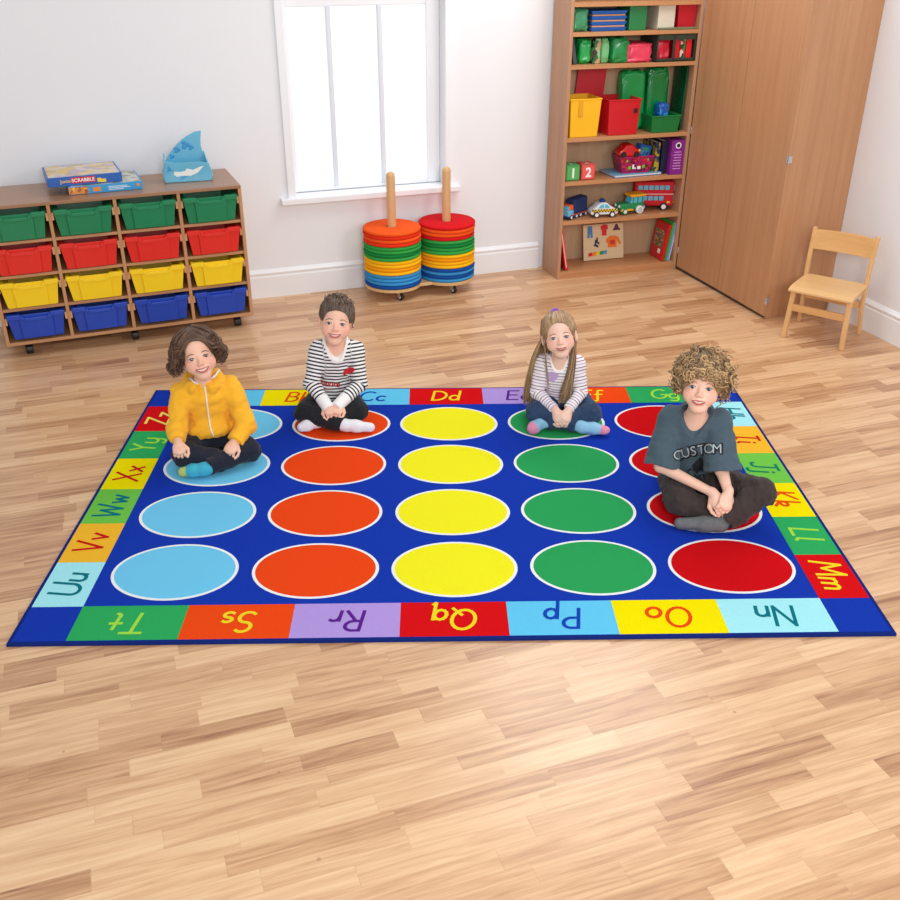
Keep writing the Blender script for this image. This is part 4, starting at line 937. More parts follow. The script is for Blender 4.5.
def np_mesh(name, V, Q, mats, parent=None, mi=None, smooth=True, attrs=None, link=True):
    me = bpy.data.meshes.new(name); k = Q.shape[1]
    me.vertices.add(len(V)); me.vertices.foreach_set('co', np.asarray(V, np.float32).ravel())
    me.loops.add(Q.size); me.loops.foreach_set('vertex_index', Q.ravel().astype(np.int32))
    me.polygons.add(len(Q)); me.polygons.foreach_set('loop_start', (np.arange(len(Q))*k).astype(np.int32))
    if not isinstance(mats, (list, tuple)): mats = [mats]
    for m in mats: me.materials.append(m)
    if mi is not None: me.polygons.foreach_set('material_index', mi.astype(np.int32))
    me.polygons.foreach_set('use_smooth', [smooth]*len(Q))
    me.update(calc_edges=True); me.validate()
    for a, v in (attrs or {}).items():
        at = me.attributes.new(a, 'FLOAT', 'POINT'); at.data.foreach_set('value', np.asarray(v, np.float32))
    o = bpy.data.objects.new(name, me); COL.objects.link(o)
    if parent: o.parent = parent
    return o
def solid_obj(S, name, mats, parent=None, **kw):
    V, Q = S.mesh(); return np_mesh(name, V, Q, mats, parent, **kw), V, Q
def bvh_of(V, Q): return BVHTree.FromPolygons([tuple(v) for v in V], [tuple(int(i) for i in q) for q in Q])

def hair_mat(name, dark_c, light_c, rough=.42):
    m, nt, b = new_mat(name); a = N(nt, 'ShaderNodeAttribute'); a.attribute_name = 'tone'
    tc = N(nt, 'ShaderNodeTexCoord'); no = N(nt, 'ShaderNodeTexNoise'); no.inputs['Scale'].default_value = 60; nt.links.new(tc.outputs['Object'], no.inputs['Vector'])
    f = math_n(nt, 'ADD', math_n(nt, 'MULTIPLY', a.outputs['Fac'], .75), math_n(nt, 'MULTIPLY', no.outputs['Fac'], .3)); 
    nt.links.new(mixc(nt, f, rgb(dark_c), rgb(light_c)), b.inputs['Base Color']); b.inputs['Roughness'].default_value = rough
    return m
def skin_mat(name, c):
    m, nt, b = new_mat(name); tc = N(nt, 'ShaderNodeTexCoord'); no = N(nt, 'ShaderNodeTexNoise'); no.inputs['Scale'].default_value = 22; nt.links.new(tc.outputs['Object'], no.inputs['Vector'])
    at = N(nt, 'ShaderNodeAttribute'); at.attribute_name = 'rosy'
    k = rgb(c); base = mixc(nt, no.outputs['Fac'], tuple(x*.95 for x in k[:3])+(1,), tuple(min(1, x*1.05) for x in k[:3])+(1,))
    nt.links.new(mixc(nt, at.outputs['Fac'], base, rgb((226, 120, 106))), b.inputs['Base Color'])
    b.inputs['Roughness'].default_value = .5; b.inputs['Subsurface Weight'].default_value = .12; b.inputs['Subsurface Radius'].default_value = (.012, .005, .003); b.inputs['Subsurface Scale'].default_value = .6
    return m
def stripe_mat(name, c1, c2, period, duty, rough=.9, c3=None):
    m, nt, b = new_mat(name); a = N(nt, 'ShaderNodeAttribute'); a.attribute_name = 'run'
    f = math_n(nt, 'FRACT', math_n(nt, 'DIVIDE', a.outputs['Fac'], period)); g = math_n(nt, 'LESS_THAN', f, duty)
    c = mixc(nt, g, rgb(c1), rgb(c2))
    if c3:   # every third stripe another colour
        f2 = math_n(nt, 'LESS_THAN', math_n(nt, 'FRACT', math_n(nt, 'DIVIDE', a.outputs['Fac'], period*3)), .334)
        c = mixc(nt, math_n(nt, 'MULTIPLY', g, f2), c, rgb(c3))
    tc = N(nt, 'ShaderNodeTexCoord'); no = N(nt, 'ShaderNodeTexNoise'); no.inputs['Scale'].default_value = 220; nt.links.new(tc.outputs['Object'], no.inputs['Vector'])
    bp = N(nt, 'ShaderNodeBump'); bp.inputs['Strength'].default_value = .15; bp.inputs['Distance'].default_value = .002; nt.links.new(no.outputs['Fac'], bp.inputs['Height']); nt.links.new(bp.outputs['Normal'], b.inputs['Normal'])
    nt.links.new(c, b.inputs['Base Color']); b.inputs['Roughness'].default_value = rough; b.inputs['Specular IOR Level'].default_value = .2
    return m
def fabric(name, c, rough=.9, var=.1, sc=60, bump=.3, bs=260): return mat(name, c, rough, var, sc, bump, bs, spec=.2, sheen=.1)

def tubes(name, paths, radii, mtl, parent, tones, sides=5):
    """many tapering hair locks as one mesh (nobody could count them)"""
    Vs, Qs, Ts = [], [], []; off = 0
    for P, r, tn in zip(paths, radii, tones):
        P = np.asarray(P, float); K = len(P)
        D = np.gradient(P, axis=0); D /= np.linalg.norm(D, axis=1)[:, None]+1e-9
        up = np.array([.31, .2, .93]); A = np.cross(D, up); A /= np.linalg.norm(A, axis=1)[:, None]+1e-9; B = np.cross(A, D)
        rr = (np.array(r) if np.ndim(r) else np.full(K, r))[:, None, None]
        t = np.linspace(0, 2*PI, sides+1)[:-1]
        V = P[:, None, :]+rr*(A[:, None, :]*np.cos(t)[None, :, None]+B[:, None, :]*np.sin(t)[None, :, None])
        i = np.arange(K-1)[:, None]*sides; j = np.arange(sides)[None, :]; j2 = (j+1) % sides
        Q = np.stack([i+j, i+j2, i+sides+j2, i+sides+j], -1).reshape(-1, 4)
        Vs.append(V.reshape(-1, 3)); Qs.append(Q+off); Ts.append(np.full(K*sides, tn)); off += K*sides
    return np_mesh(name, np.concatenate(Vs), np.concatenate(Qs), mtl, parent, attrs={'tone': np.concatenate(Ts)})

V3 = lambda *a: np.array(a, float)
class Kid:
    def __init__(s, label, contact, ang, J, seed):
        """local frame: x to the picture's right, -y towards the camera side, z up from the rug"""
        s.J = {k: np.array(v, float) for k, v in J.items()}; s.seed = seed; s.label = label
        s.contact = contact; s.ang = math.radians(ang+90)
        s.M = T(*contact) @ RZ(s.ang); s.Mi = s.M.inverted()
        s.cam = np.array(s.Mi @ Vector((0, 0, CAM_Z)))
        s.hs = V3(1.11, 1.08, 1.15)*J.get('hscale', 1.)
    def head_frame(s, yaw, pitch, roll):
        # pitch > 0 looks up, roll > 0 leans the crown to the picture's right
        R = RZ(math.radians(yaw)) @ RX(math.radians(-pitch)) @ RY(math.radians(roll)); s.HR = np.array(R.to_3x3()); s.HRm = R
    def H(s, x, y, z): return s.J['head']+s.HR@(np.array([x, y, z])*s.hs)
    def head_solid(s, S, ear=1):
        H = s.H; hr = s.HRm; k = s.hs
        e = lambda c, r, kk=.012, mode='u': S.ell(H(*c), np.array(r)*k, kk, mode, R=hr)
        e((0, .012, .026), (.068, .084, .070)); e((0, -.018, -.022), (.056, .060, .060), .02)
        e((0, -.050, -.071), (.027, .026, .021), .022); e((.034, -.048, -.030), (.023, .024, .024), .018); e((-.034, -.048, -.030), (.023, .024, .024), .018)
        e((0, -.045, .034), (.038, .023, .026), .02)
        for sx in (-1, 1):
            e((sx*.028, -.089, .000), (.0165, .012, .0095), .012, 's')
            e((sx*.0275, -.0645, -.0015), (.0155, .0125, .0135), .006)
            e((sx*.070, .008, -.012), (.009*ear, .016*ear, .024*ear), .004); e((sx*.0775, .002, -.010), (.004, .009, .014), .003, 's')
            e((sx*.0085, -.083, -.0245), (.006, .0065, .005), .006)
        S.cone(H(0, -.074, .000), H(0, -.0885, -.0215), .0050, .0075, .012)
        e((0, -.076, -.0445), (.023, .012, .013), .012)
        S.cone(s.J['neck']+V3(0, .004, -.02), H(0, .022, -.045), .037, .038, .02)
    def hand(s, S, wr, d, up, side, curl=(25, 35, 25), sc=1., spread=1.):
        """wr wrist, d finger direction, up back-of-hand normal, side +1 when the thumb is on the picture's right"""
        d = V3(*d); d /= np.linalg.norm(d); up = V3(*up); up = up-d*(up@d); up /= np.linalg.norm(up); x = np.cross(d, up)*1.; x /= np.linalg.norm(x)
        x = x*side   # x points to the thumb
        R = Matrix(((x[0], d[0], up[0]), (x[1], d[1], up[1]), (x[2], d[2], up[2]))).to_4x4()
        wr = V3(*wr); P = lambda a, b, c: wr+(x*a+d*b+up*c)*sc
        S.ell(P(0, .032, 0), np.array((.028, .036, .0125))*sc, .008, R=R); S.ell(P(.002, .048, 0), np.array((.027, .018, .011))*sc, .008, R=R)
        S.cone(P(0, -.01, 0), P(0, .015, 0), .017*sc, .019*sc, .01)
        for i, (fx, L) in enumerate(((.021, .048), (.007, .053), (-.007, .049), (-.0205, .039))):
            p = P(fx, .055-.003*abs(i-1.3), .001); a = math.radians(curl[0]); fan = fx*spread*2.2
            segs = (.42, .33, .25); rad = (.0066, .0060, .0054, .0047)
            for q in range(3):
                dirv = d*math.cos(a)-up*math.sin(a)+x*fan; dirv /= np.linalg.norm(dirv); p2 = p+dirv*L*segs[q]*sc
                S.cone(p, p2, rad[q]*sc, rad[q+1]*sc, .0025); p = p2; a += math.radians(curl[min(q+1, 2)])
        t0 = P(.018, .014, -.004); t1 = P(.036, .034, -.010); t2 = P(.037, .055, -.016); t3 = P(.031, .070, -.021)
        S.cone(t0, t1, .0105*sc, .0082*sc, .006); S.cone(t1, t2, .0078*sc, .0066*sc, .003); S.cone(t2, t3, .0066*sc, .0054*sc, .003)
    def torso(s, S, off, k=.035):
        J = s.J
        S.ell(J['pelvis']+V3(0, .01, 0), V3(.100, .078, .075)+off, k); S.ell(J['waist'], V3(.088, .066, .085)+off, k); S.ell(J['chest'], V3(.098, .066, .095)+off, k)
        m = (J['shl']+J['shr'])/2
        S.cone(J['shl'], J['shr'], .036+off, .036+off, k)
        S.cone(m, J['neck'], .055+off, .036+off, .025)
    def raycast(s, bvh, px, off=.0012):
        d = s.Mi.to_3x3() @ (cam_dir(px)); h = bvh.ray_cast(Vector(s.cam), d.normalized())
        if h[0] is None: return None
        n = h[1] if h[1].dot(d) < 0 else -h[1]
        return np.array(h[0]+n*off), np.array(n)
    def hcast(s, bvh, x, z, off=.0008):
        """drop a point of the face's front plane onto the skin"""
        o = s.H(x, -.3, z); d = s.HR@V3(0, 1, 0); h = bvh.ray_cast(Vector(o), Vector(d))
        return np.array(h[0])-d*off if h[0] is not None else o+d*.22
_camM = cam.matrix_basis.to_3x3()
def cam_dir(px): return _camM @ Vector(((px[0]-450)/FPX, (450-px[1])/FPX, -1))

iris_c = {'brown': (70, 44, 26), 'blue': (54, 80, 108), 'hazel': (62, 54, 38)}
M_eye = mat('eye_white', (176, 168, 166), .2, .01); M_pup = mat('pupil', (10, 10, 10), .15, 0); M_lip = mat('lip_skin', (198, 76, 78), .4, .05); M_teeth = mat('teeth', (226, 218, 208), .3, .02); M_mouth = mat('mouth_dark', (86, 26, 28), .6, .0)
def face_parts(s, bvh, body, iris, brow_m, smile=1., mouth_w=.024, teeth=1, lash=(60, 40, 30), open_=.006, lipc=None):
    # eyes: a ball with iris and pupil discs, lids come from the skin around it
    mi = mat('iris_'+iris, iris_c[iris], .25, .1)
    for sx in (-1, 1):
        # almond opening laid on the eyelid bulge
        m = MB()
        def pt(x, z, off): return tuple(s.hcast(bvh, sx*.0275+x, -.001+z, off))
        n = 20; ring = []; hw_, hh = .0118, .0050
        for i in range(n):
            t = 2*PI*i/n; x = hw_*math.cos(t); z = hh*math.sin(t)*(1-.25*abs(math.cos(t))); 
            if z < 0: z *= .75
            ring.append(pt(x, z, .0010))
        m.add([pt(0, 0, .0016)]+ring, [(0, 1+i, 1+(i+1) % n) for i in range(n)])
        ew = m.build('eye', M_eye, body, smooth=True)
        m = MB(); r = .0058; ring = [pt(r*math.cos(2*PI*i/16), max(-r*.86, min(r*.86, r*math.sin(2*PI*i/16))), .0019) for i in range(16)]; m.add([pt(0, 0, .0023)]+ring, [(0, 1+i, 1+(i+1) % 16) for i in range(16)]); m.build('iris', mi, ew, smooth=True)
        m = MB(); r = .0036; ring = [pt(r*math.cos(2*PI*i/12), r*math.sin(2*PI*i/12), .0026) for i in range(12)]; m.add([pt(0, 0, .0028)]+ring, [(0, 1+i, 1+(i+1) % 12) for i in range(12)]); m.build('pupil', M_pup, ew, smooth=True)
        m = MB(); m.tube([pt(hw_*u, hh*(1-u*u)**.6*(1-.2*abs(u))+.0006, .0012) for u in np.linspace(-1.05, 1.05, 11).clip(-1, 1)], [.0005]+[.0014]*9+[.0005], 6); m.build('eyelashes', mat('lashes_%d' % lash[0], lash, .7), body)
        m = MB(); m.tube([pt(sx*(-.013+.030*u), .0140+.0052*math.sin(PI*min(1, u*1.15))*1-.004*u, .0006) for u in np.linspace(0, 1, 9)], [.0008, .0016, .0019, .0019, .0018, .0016, .0013, .0009, .0005], 6); m.build('eyebrow', brow_m, body)
    zc = -.0480
    W = mouth_w
    def mp(u, dz, off): return tuple(s.hcast(bvh, u*W, zc+smile*.0085*u*u+dz, off))
    us = np.linspace(-1, 1, 15); op = open_
    m = MB(); m.tube([mp(u, op*(1-u*u)+.0008, .0002) for u in us], [.0006+.0020*(1-abs(u)**2.) for u in us], 8); m.tube([mp(u, -op*(1-u*u)-.0008, .0002) for u in us], [.0006+.0027*(1-abs(u)**2.) for u in us], 8)
    m.build('lips', lipc or M_lip, body, smooth=True)
    m = MB(); vs = []; 
    for u in us: vs += [mp(u*.98, op*(1-u*u), .0006), mp(u*.98, -op*(1-u*u), .0006)]
    m.add(vs, [(2*i, 2*i+1, 2*i+3, 2*i+2) for i in range(14)]); m.build('mouth', M_mouth, body, smooth=True)
    if teeth:
        m = MB(); vs = []; us2 = np.linspace(-.78, .78, 11)
        for u in us2: vs += [mp(u, op*(1-u*u)*.95, .0013), mp(u, op*(1-u*u)*(.05), .0013)]
        rng = range(10) if teeth != 2 else [0, 1, 2, 3, 6, 7, 8, 9]
        m.add(vs, [(2*i, 2*i+1, 2*i+3, 2*i+2) for i in rng]); m.build('teeth', M_teeth, body, smooth=True)
def rosy_attr(s, V):
    q = (V-s.J['head'])@s.HR/s.hs; r = np.zeros(len(V))
    for sx in (-1, 1): r = np.maximum(r, .42*np.exp(-(((q[:, 0]-sx*.040)/.017)**2+((q[:, 2]+.024)/.015)**2+((q[:, 1]+.06)/.03)**2)))
    r = np.maximum(r, .3*np.exp(-(((q[:, 0])/.01)**2+((q[:, 2]+.02)/.01)**2+((q[:, 1]+.09)/.02)**2)))
    return r
def scalp_cap(s, name, mtl, body, off=.007, front=-.085, face=(.060, .060, .074), fz=-.016, low=-.03):
    """thin shell of hair hugging the skull, open around the face"""
    lo = s.J['head']-.15; hi = s.J['head']+.15; S = Solid(lo, hi, .003)
    S.ell(s.H(0, .012, .026), (V3(.068, .084, .070)+off)*s.hs, .001, R=s.HRm)
    S.ell(s.H(0, front, fz), V3(*face)*s.hs, .008, 's', R=s.HRm)
    S.plane_cut(s.H(0, 0, low), -(s.HR@V3(0, -.35, 1)), lo, hi)
    V, Q = S.mesh(); return np_mesh(name, V, Q, mtl, body, attrs={'tone': np.full(len(V), .25)})
def hairline(face, fz, front=-.085):
    def f(az):
        a = math.radians(az)
        for el in range(-30, 88, 2):
            e = math.radians(el); x = .075*math.sin(a)*math.cos(e); y = .012-.091*math.cos(a)*math.cos(e); z = .026+.077*math.sin(e)
            if el > -10 and (x/face[0])**2+((y-front)/face[1])**2+((z-fz)/face[2])**2 > 1: return el
        return 60
    return f
def on_skull(s, az, el, off):
    """az 0 at the face, +90 at the picture's right, 180 behind"""
    a = math.radians(az); e = math.radians(el); r = V3(.068, .084, .070)+off
    return s.H(r[0]*math.sin(a)*math.cos(e), .012-r[1]*math.cos(a)*math.cos(e), .026+r[2]*math.sin(e))
def limb_run(V, chains, torso_z=True):
    """distance along the nearest limb for stripe patterns (z for the trunk)"""
    best = np.full(len(V), 1e9); run = V[:, 2].copy()
    for pts, rs, off in chains:
        acc = off
        for i in range(len(pts)-1):
            a, b = pts[i], pts[i+1]; ba = b-a; L = np.linalg.norm(ba); t = np.clip(((V-a)@ba)/(L*L), 0, 1)
            d = np.linalg.norm(V-(a+t[:, None]*ba), axis=1)-(rs[i]+(rs[i+1]-rs[i])*t)
            m = (d < best) & (d < .012); best[m] = d[m]; run[m] = (acc+((V-a)@ba)/L)[m]; acc += L
    return run
def decal(s, bvh, name, mtl, parent, text=None, px=None, size=None, ang=0, strips=None, polys=None, **kw):
    """lettering and trims laid on a garment, given where the photograph shows them"""
    m = MB()
    def put(x, y): h = s.raycast(bvh, (x, y), .0016); return h
    if text:
        vs, fs = text_mesh(text, size, **kw); ca, sa = math.cos(ang), math.sin(ang); arcv = None
        P = [put(px[0]+x*ca+y*sa, px[1]-y*ca+x*sa) for x, y in vs]
        if all(p is not None for p in P):
            v3 = [tuple(p[0]) for p in P]; vn = sum((p[1] for p in P), V3(0,0,0)); m.add(v3, orient_up(v3, fs, Vector(vn)))
    for poly in polys or []:
        P = [put(*q) for q in poly]
        if all(p is not None for p in P): 
            c = np.mean(np.array(poly), 0); pc = put(*c); v3 = [tuple(pc[0])]+[tuple(p[0]) for p in P]; n = len(P)
            m.add(v3, orient_up(v3, [(0, 1+i, 1+(i+1) % n) for i in range(n)], Vector(pc[1])))
    for pts, r in strips or []:
        q = []
        for i in range(len(pts)-1):
            for t in np.linspace(0, 1, 6)[:-1]: q.append((pts[i][0]*(1-t)+pts[i+1][0]*t, pts[i][1]*(1-t)+pts[i+1][1]*t))
        q.append(pts[-1]); P = [put(*z) for z in q]; P = [tuple(p[0]) for p in P if p is not None]
        if len(P) > 2: m.tube(P, r, 6)
    return m.build(name, mtl, parent, smooth=False) if m.v else None
# ------------------------------------------------------------------ the four children
def near_cut(V, Q, cut, w):
    a, b, ra, rb = cut; C = V[Q].mean(1); ba = b-a; t = np.clip(((C-a)@ba)/(ba@ba), 0, 1); d = np.linalg.norm(C-(a+t[:, None]*ba), axis=1)-(ra+(rb-ra)*t)
    return (d < w).astype(int)
def finish(s, body):
    body.location = s.contact; body.rotation_euler = (0, 0, s.ang); tag(body, s.label, 'person', None)
def make_body(s, skin, hands, arm_r=(.030, .026, .022, .017), bare=0, foot=True, ear=1):
    """one continuous figure: head, neck, trunk, arms, hands, legs and feet"""
    J = s.J; A = np.array([v for v in J.values() if v.shape == (3,)]); lo = A.min(0)-.13; hi = A.max(0)+.15; lo[2] = -.01
    S = Solid(lo, hi, .0028); s.torso(S, -.006)
    for q in 'lr':
        S.cone(J['hip'+q], J['kn'+q], .050, .036, .02); S.cone(J['kn'+q], J['an'+q], .034, .022, .012); S.cone(J['an'+q], J['toe'+q], .022, .016, .01)
        S.chain([J['sh'+q], J['el'+q], J['wr'+q]], [arm_r[0], arm_r[1], arm_r[3]], .010)
    s.head_solid(S, ear)
    for h in hands: s.hand(S, *h[0], **h[1])
    V, Q = S.mesh(); V[:, 2] = np.maximum(V[:, 2], .001)
    o = np_mesh('person', V, Q, skin, attrs={'rosy': rosy_attr(s, V)}); return o, bvh_of(V, Q)
def trousers(s, mtl, body, thigh=(.064, .052), shin=(.050, .037), hem=.9, amp=.0035, seed=1, top=.05, name='trousers'):
    J = s.J; A = np.array([J[k] for k in ('pelvis', 'hipl', 'hipr', 'knl', 'knr', 'anl', 'anr')]); S = Solid(A.min(0)-.12, A.max(0)+.12, .0034)
    S.ell(J['pelvis']+V3(0, .01, 0), V3(.108, .086, .085), .03)
    for q in 'lr': S.cone(J['hip'+q], J['kn'+q], thigh[0], thigh[1], .022)
    T_ = Solid(A.min(0)-.12, A.max(0)+.12, .0034)
    for q in 'lr':
        k, a = J['kn'+q], J['an'+q]; a2 = k+(a-k)*hem; S.cone(k, a2, shin[0], shin[1], .010, flat=1)
    S.ripple(amp, 75, seed).ripple(amp*.6, 170, seed+5)
    S.plane_cut(J['pelvis']+V3(0, 0, top), (0, 0, 1), J['pelvis']-.14, J['pelvis']+V3(.13, .2, .2))
    V, Q = S.mesh(); V[:, 2] = np.maximum(V[:, 2], .0005); return np_mesh(name, V, Q, mtl, body), V, Q
def socks(s, body, mts, which='lr', r=(.027, .029, .021), tip=None):
    J = s.J
    for q, m in zip(which, mts):
        a, t = J['an'+q], J['toe'+q]; kn = J['kn'+q]; dirn = (t-a)/np.linalg.norm(t-a); st = a+(kn-a)*.18
        S = Solid(np.minimum(np.minimum(a, t), st)-.05, np.maximum(np.maximum(a, t), st)+.05, .003)
        S.cone(st, a, r[0]*.95, r[0], .012); S.cone(a-dirn*.012, a+dirn*.05, r[0], r[1], .015); S.cone(a+dirn*.05, t, r[1]*.95, r[2], .015); S.ripple(.0012, 120, 4)
        V, Q = S.mesh(); V[:, 2] = np.maximum(V[:, 2], .0008); mi = None; ml = [m]
        if tip:
            ml = [m]+list(tip); u = (V-a)@dirn; L = np.linalg.norm(t-a); c = u[Q].mean(1); mi = np.zeros(len(Q), int); mi[c > L*.80] = 1
        np_mesh('sock', V, Q, ml, body, mi=mi)
def top_solid(s, off, sl, slen=1., flare=None, vox=.0032, hem=-.02, k=.03):
    J = s.J; A = np.array([J[k_] for k_ in ('pelvis', 'neck', 'shl', 'shr', 'ell', 'elr', 'wrl', 'wrr')]); S = Solid(A.min(0)-.12, A.max(0)+.10, vox)
    s.torso(S, off, k); S.plane_cut(J['pelvis']+V3(0, 0, hem), (0, 0, -1), A.min(0)-.2, A.max(0)+.2)
    s.sleeve = {}
    for q in 'lr':
        sh, el, wr = J['sh'+q], J['el'+q], J['wr'+q]
        if slen < .6: e2 = sh+(el-sh)*slen*2; S.cone(sh, e2, sl[0], sl[1], .014, flat=1); s.sleeve[q] = [[sh, e2], [sl[0], sl[1]]]
        else:
            w2 = el+(wr-el)*slen; S.cone(sh, el, sl[0], sl[1], .014); S.cone(el, w2, sl[1], sl[2], .010, flat=1); s.sleeve[q] = [[sh, el, w2], [sl[0], sl[1], sl[2]]]
    return S
def skull_locks(s, rs, n, az0, az1, make): pass

# ---- 1: yellow hoodie
k1 = Kid('wavy-haired child in a mustard yellow zip hoodie sitting cross-legged on a light blue dot', (.251, 3.825, .0128), -93.8, dict(
    pelvis=(.025, .27, .082), waist=(.022, .265, .165), chest=(.018, .245, .265), neck=(.008, .215, .352), head=(.0, .185, .507),
    shl=(-.085, .235, .315), shr=(.118, .235, .322), ell=(-.128, .165, .185), elr=(.172, .165, .160), wrl=(-.128, .098, .155), wrr=(.112, .105, .118),
    hipl=(-.045, .25, .072), hipr=(.09, .25, .072), knl=(-.112, .11, .078), knr=(.165, .115, .062), anl=(.075, .085, .042), anr=(-.035, .028, .040), toel=(.12, .11, .03), toer=(-.125, .045, .030)), 1)
k1.head_frame(2, 14, -10)
skin1 = skin_mat('skin_fair_warm', (238, 188, 162))
b1, bv1 = make_body(k1, skin1, [(((-.128, .088, .152), (.0, -1, -.45), (-.05, -.35, 1), -1), dict(curl=(55, 60, 40), sc=.98)), (((.108, .10, .118), (-.55, -.80, -.45), (0, -.45, 1), -1), dict(curl=(45, 55, 40), sc=1.))], ear=.7)
hood = fabric('yellow_fleece', (252, 184, 48), .95, .06, 40, .35, 240)
t1, tv, tq = trousers(k1, fabric('dark_navy_jeans', (32, 36, 50), .85, .18, 90, .3, 300), b1, seed=3)
sock1 = mat('turquoise_sock', (60, 170, 196), .95, .1, 80, .3, 300); tip1 = mat('lime_sock_tip', (176, 196, 110), .95, .1, 80)
socks(k1, b1, [sock1, sock1], tip=[tip1])
S = top_solid(k1, .012, (.048, .042, .034), 1.0, hem=.028, k=.03); S.ell(k1.J['waist']+V3(0, -.045, -.03), (.108, .062, .045), .03); S.plane_cut(k1.J['pelvis']+V3(0, 0, .026), (0, 0, -1), k1.J['pelvis']-.2, k1.J['pelvis']+.2)
J = k1.J
for q in 'lr': S.cone(J['wr'+q]+(J['el'+q]-J['wr'+q])*.28, J['wr'+q]+(J['el'+q]-J['wr'+q])*.02, .037, .033, .006, flat=1)
# folds of the hood around the neck
for a in np.linspace(-2.3, 2.3, 15):
    a2 = a+.33; f_ = lambda t: J['neck']+V3(.066*math.sin(t), .022+.066*math.cos(t), .026-.016*(1-math.cos(t))+(.01 if abs(t) < 1.2 else 0))
    S.cone(f_(a), f_(a2), .023, .023, .010)
S.ell(J['neck']+V3(0, .095, -.02), (.075, .038, .060), .02)
S.ripple(.0042, 60, 8).ripple(.0022, 150, 18)
S.cone(J['neck']+V3(-.0, .006, .03), J['neck']+V3(0, -.02, .17), .041, .075, .008, 's'); S.cone(J['neck']+V3(0, -.05, .012), J['neck']+V3(0, -.09, .07), .010, .03, .008, 's')
h1, hv, hq = solid_obj(S, 'hoodie', hood, b1); hb = bvh_of(hv, hq)
decal(k1, hb, 'zip', mat('zip_white', (240, 240, 240), .5), h1, strips=[([(204.8, 386), (206.5, 398), (208.5, 415), (210.5, 428), (213.5, 436)], .0034), ([(209.5, 438), (208.0, 443)], .003)])
decal(k1, hb, 'hood_lining', mat('lining_white', (236, 238, 240), .8), h1, strips=[([(190, 378.5), (194, 382), (198, 384)], .0045), ([(219, 370), (216, 375), (212, 379)], .0045)])
brow = mat('brown_brow', (84, 56, 40), .8)
face_parts(k1, bv1, b1, 'brown', brow, smile=.85, mouth_w=.025, open_=.0058)
hm1 = hair_mat('wavy_brown_hair', (46, 30, 22), (126, 92, 68))
scalp_cap(k1, 'scalp_hair', hm1, b1, .010, face=(.064, .060, .085), fz=-.020, low=-.045); HL1 = hairline((.064, .060, .085), -.020)
r = np.random.RandomState(5); P_, R_, T_ = [], [], []
for i in range(560):
    az = r.uniform(-60, 60) if i % 5 < 2 else r.uniform(-178, 178); front = abs(az) < 62
    el0 = r.uniform(52, 86) if front else r.uniform(15, 85)
    az_end = (math.copysign(r.uniform(60, 86), az if abs(az) > 6 else r.choice([-1, 1])) if front else az+r.uniform(-8, 8))
    if front and az < 0: el0 = r.uniform(58, 86)
    mg = r.uniform(0, 46); az = az*.8+(4 if front else 0)
    off = r.uniform(.003, .013); fl = r.choice([.2, .6, 1., 1.3]); pts = []; n = 22; ph = r.uniform(0, 6.3); amp = r.uniform(.005, .0115); drop = r.uniform(.045, .082); fr_ = r.uniform(2.0, 3.2)
    for k in range(n):
        t = k/(n-1)
        if t < .55:
            u = t/.55; a = az+(az_end-az)*min(1, u*1.15)**.9; e_ = el0+(-8-el0)*u
            if front:
                e_ = HL1(a)+mg*(1-.35*u) if abs(a) < 60 else (HL1(60)+mg*(1-.35*u))*(1-min(1, (abs(a)-60)/18))+e_*min(1, (abs(a)-60)/18)
                e_ = min(e_, 88)
            p = on_skull(k1, a, e_, off*(.6 if abs(a) < 50 else 1)+.016*u*fl)
        else:
            u = (t-.55)/.45; base = on_skull(k1, az_end, -8, off+.018*fl); out = base-k1.H(0, .012, .0); out[2] = 0; out = out/(np.linalg.norm(out)+1e-6)
            p = base+V3(0, 0, -1)*drop*u+out*(.014*fl*math.sin(u*2.6)-.010*u)
        w = amp*min(1, t*2.2); p = p+V3(math.sin(ph+t*fr_*6.3)*w, math.cos(ph*1.3+t*fr_*6.3)*w, math.sin(ph*2+t*fr_*4)*w*.5); pts.append(p)
    P_.append(pts); R_.append([r.uniform(.0020, .0036)*(1-.65*(k/(n-1))**2) for k in range(n)]); T_.append(r.uniform(0, 1))
tubes('hair', P_, R_, hm1, b1, T_)
finish(k1, b1)

# ---- 2: black and white stripes
k2 = Kid('girl in a black and white striped top sitting cross-legged on an orange dot', (.864, 4.043, .0128), -102.06, dict(
    pelvis=(-.022, .27, .082), waist=(-.010, .262, .165), chest=(.0, .245, .270), neck=(.006, .215, .385), head=(.014, .178, .503),
    shl=(-.078, .230, .345), shr=(.094, .230, .338), ell=(-.118, .175, .200), elr=(.108, .178, .182), wrl=(-.058, .085, .128), wrr=(.010, .085, .130),
    hipl=(-.085, .25, .072), hipr=(.045, .25, .072), knl=(-.158, .115, .078), knr=(.088, .115, .074), anl=(.030, .030, .040), anr=(-.105, .085, .040), toel=(.145, .012, .030), toer=(-.178, .055, .030)), 2)
k2.head_frame(-2, 14, 8)
b2, bv2 = make_body(k2, skin_mat('skin_fair_pink', (242, 192, 168)), [(((-.058, .085, .126), (.42, -.85, -.42), (-.2, -.5, 1), 1), dict(curl=(45, 50, 40), sc=.95)), (((.010, .085, .128), (-.42, -.85, -.42), (.2, -.5, 1), -1), dict(curl=(45, 50, 40), sc=.95))], ear=.7)
trousers(k2, fabric('black_denim', (30, 31, 36), .8, .2, 90, .3, 300), b2, seed=13, hem=.93)
whs = mat('white_sock', (232, 230, 236), .95, .05, 60, .4, 260); socks(k2, b2, [whs, whs])
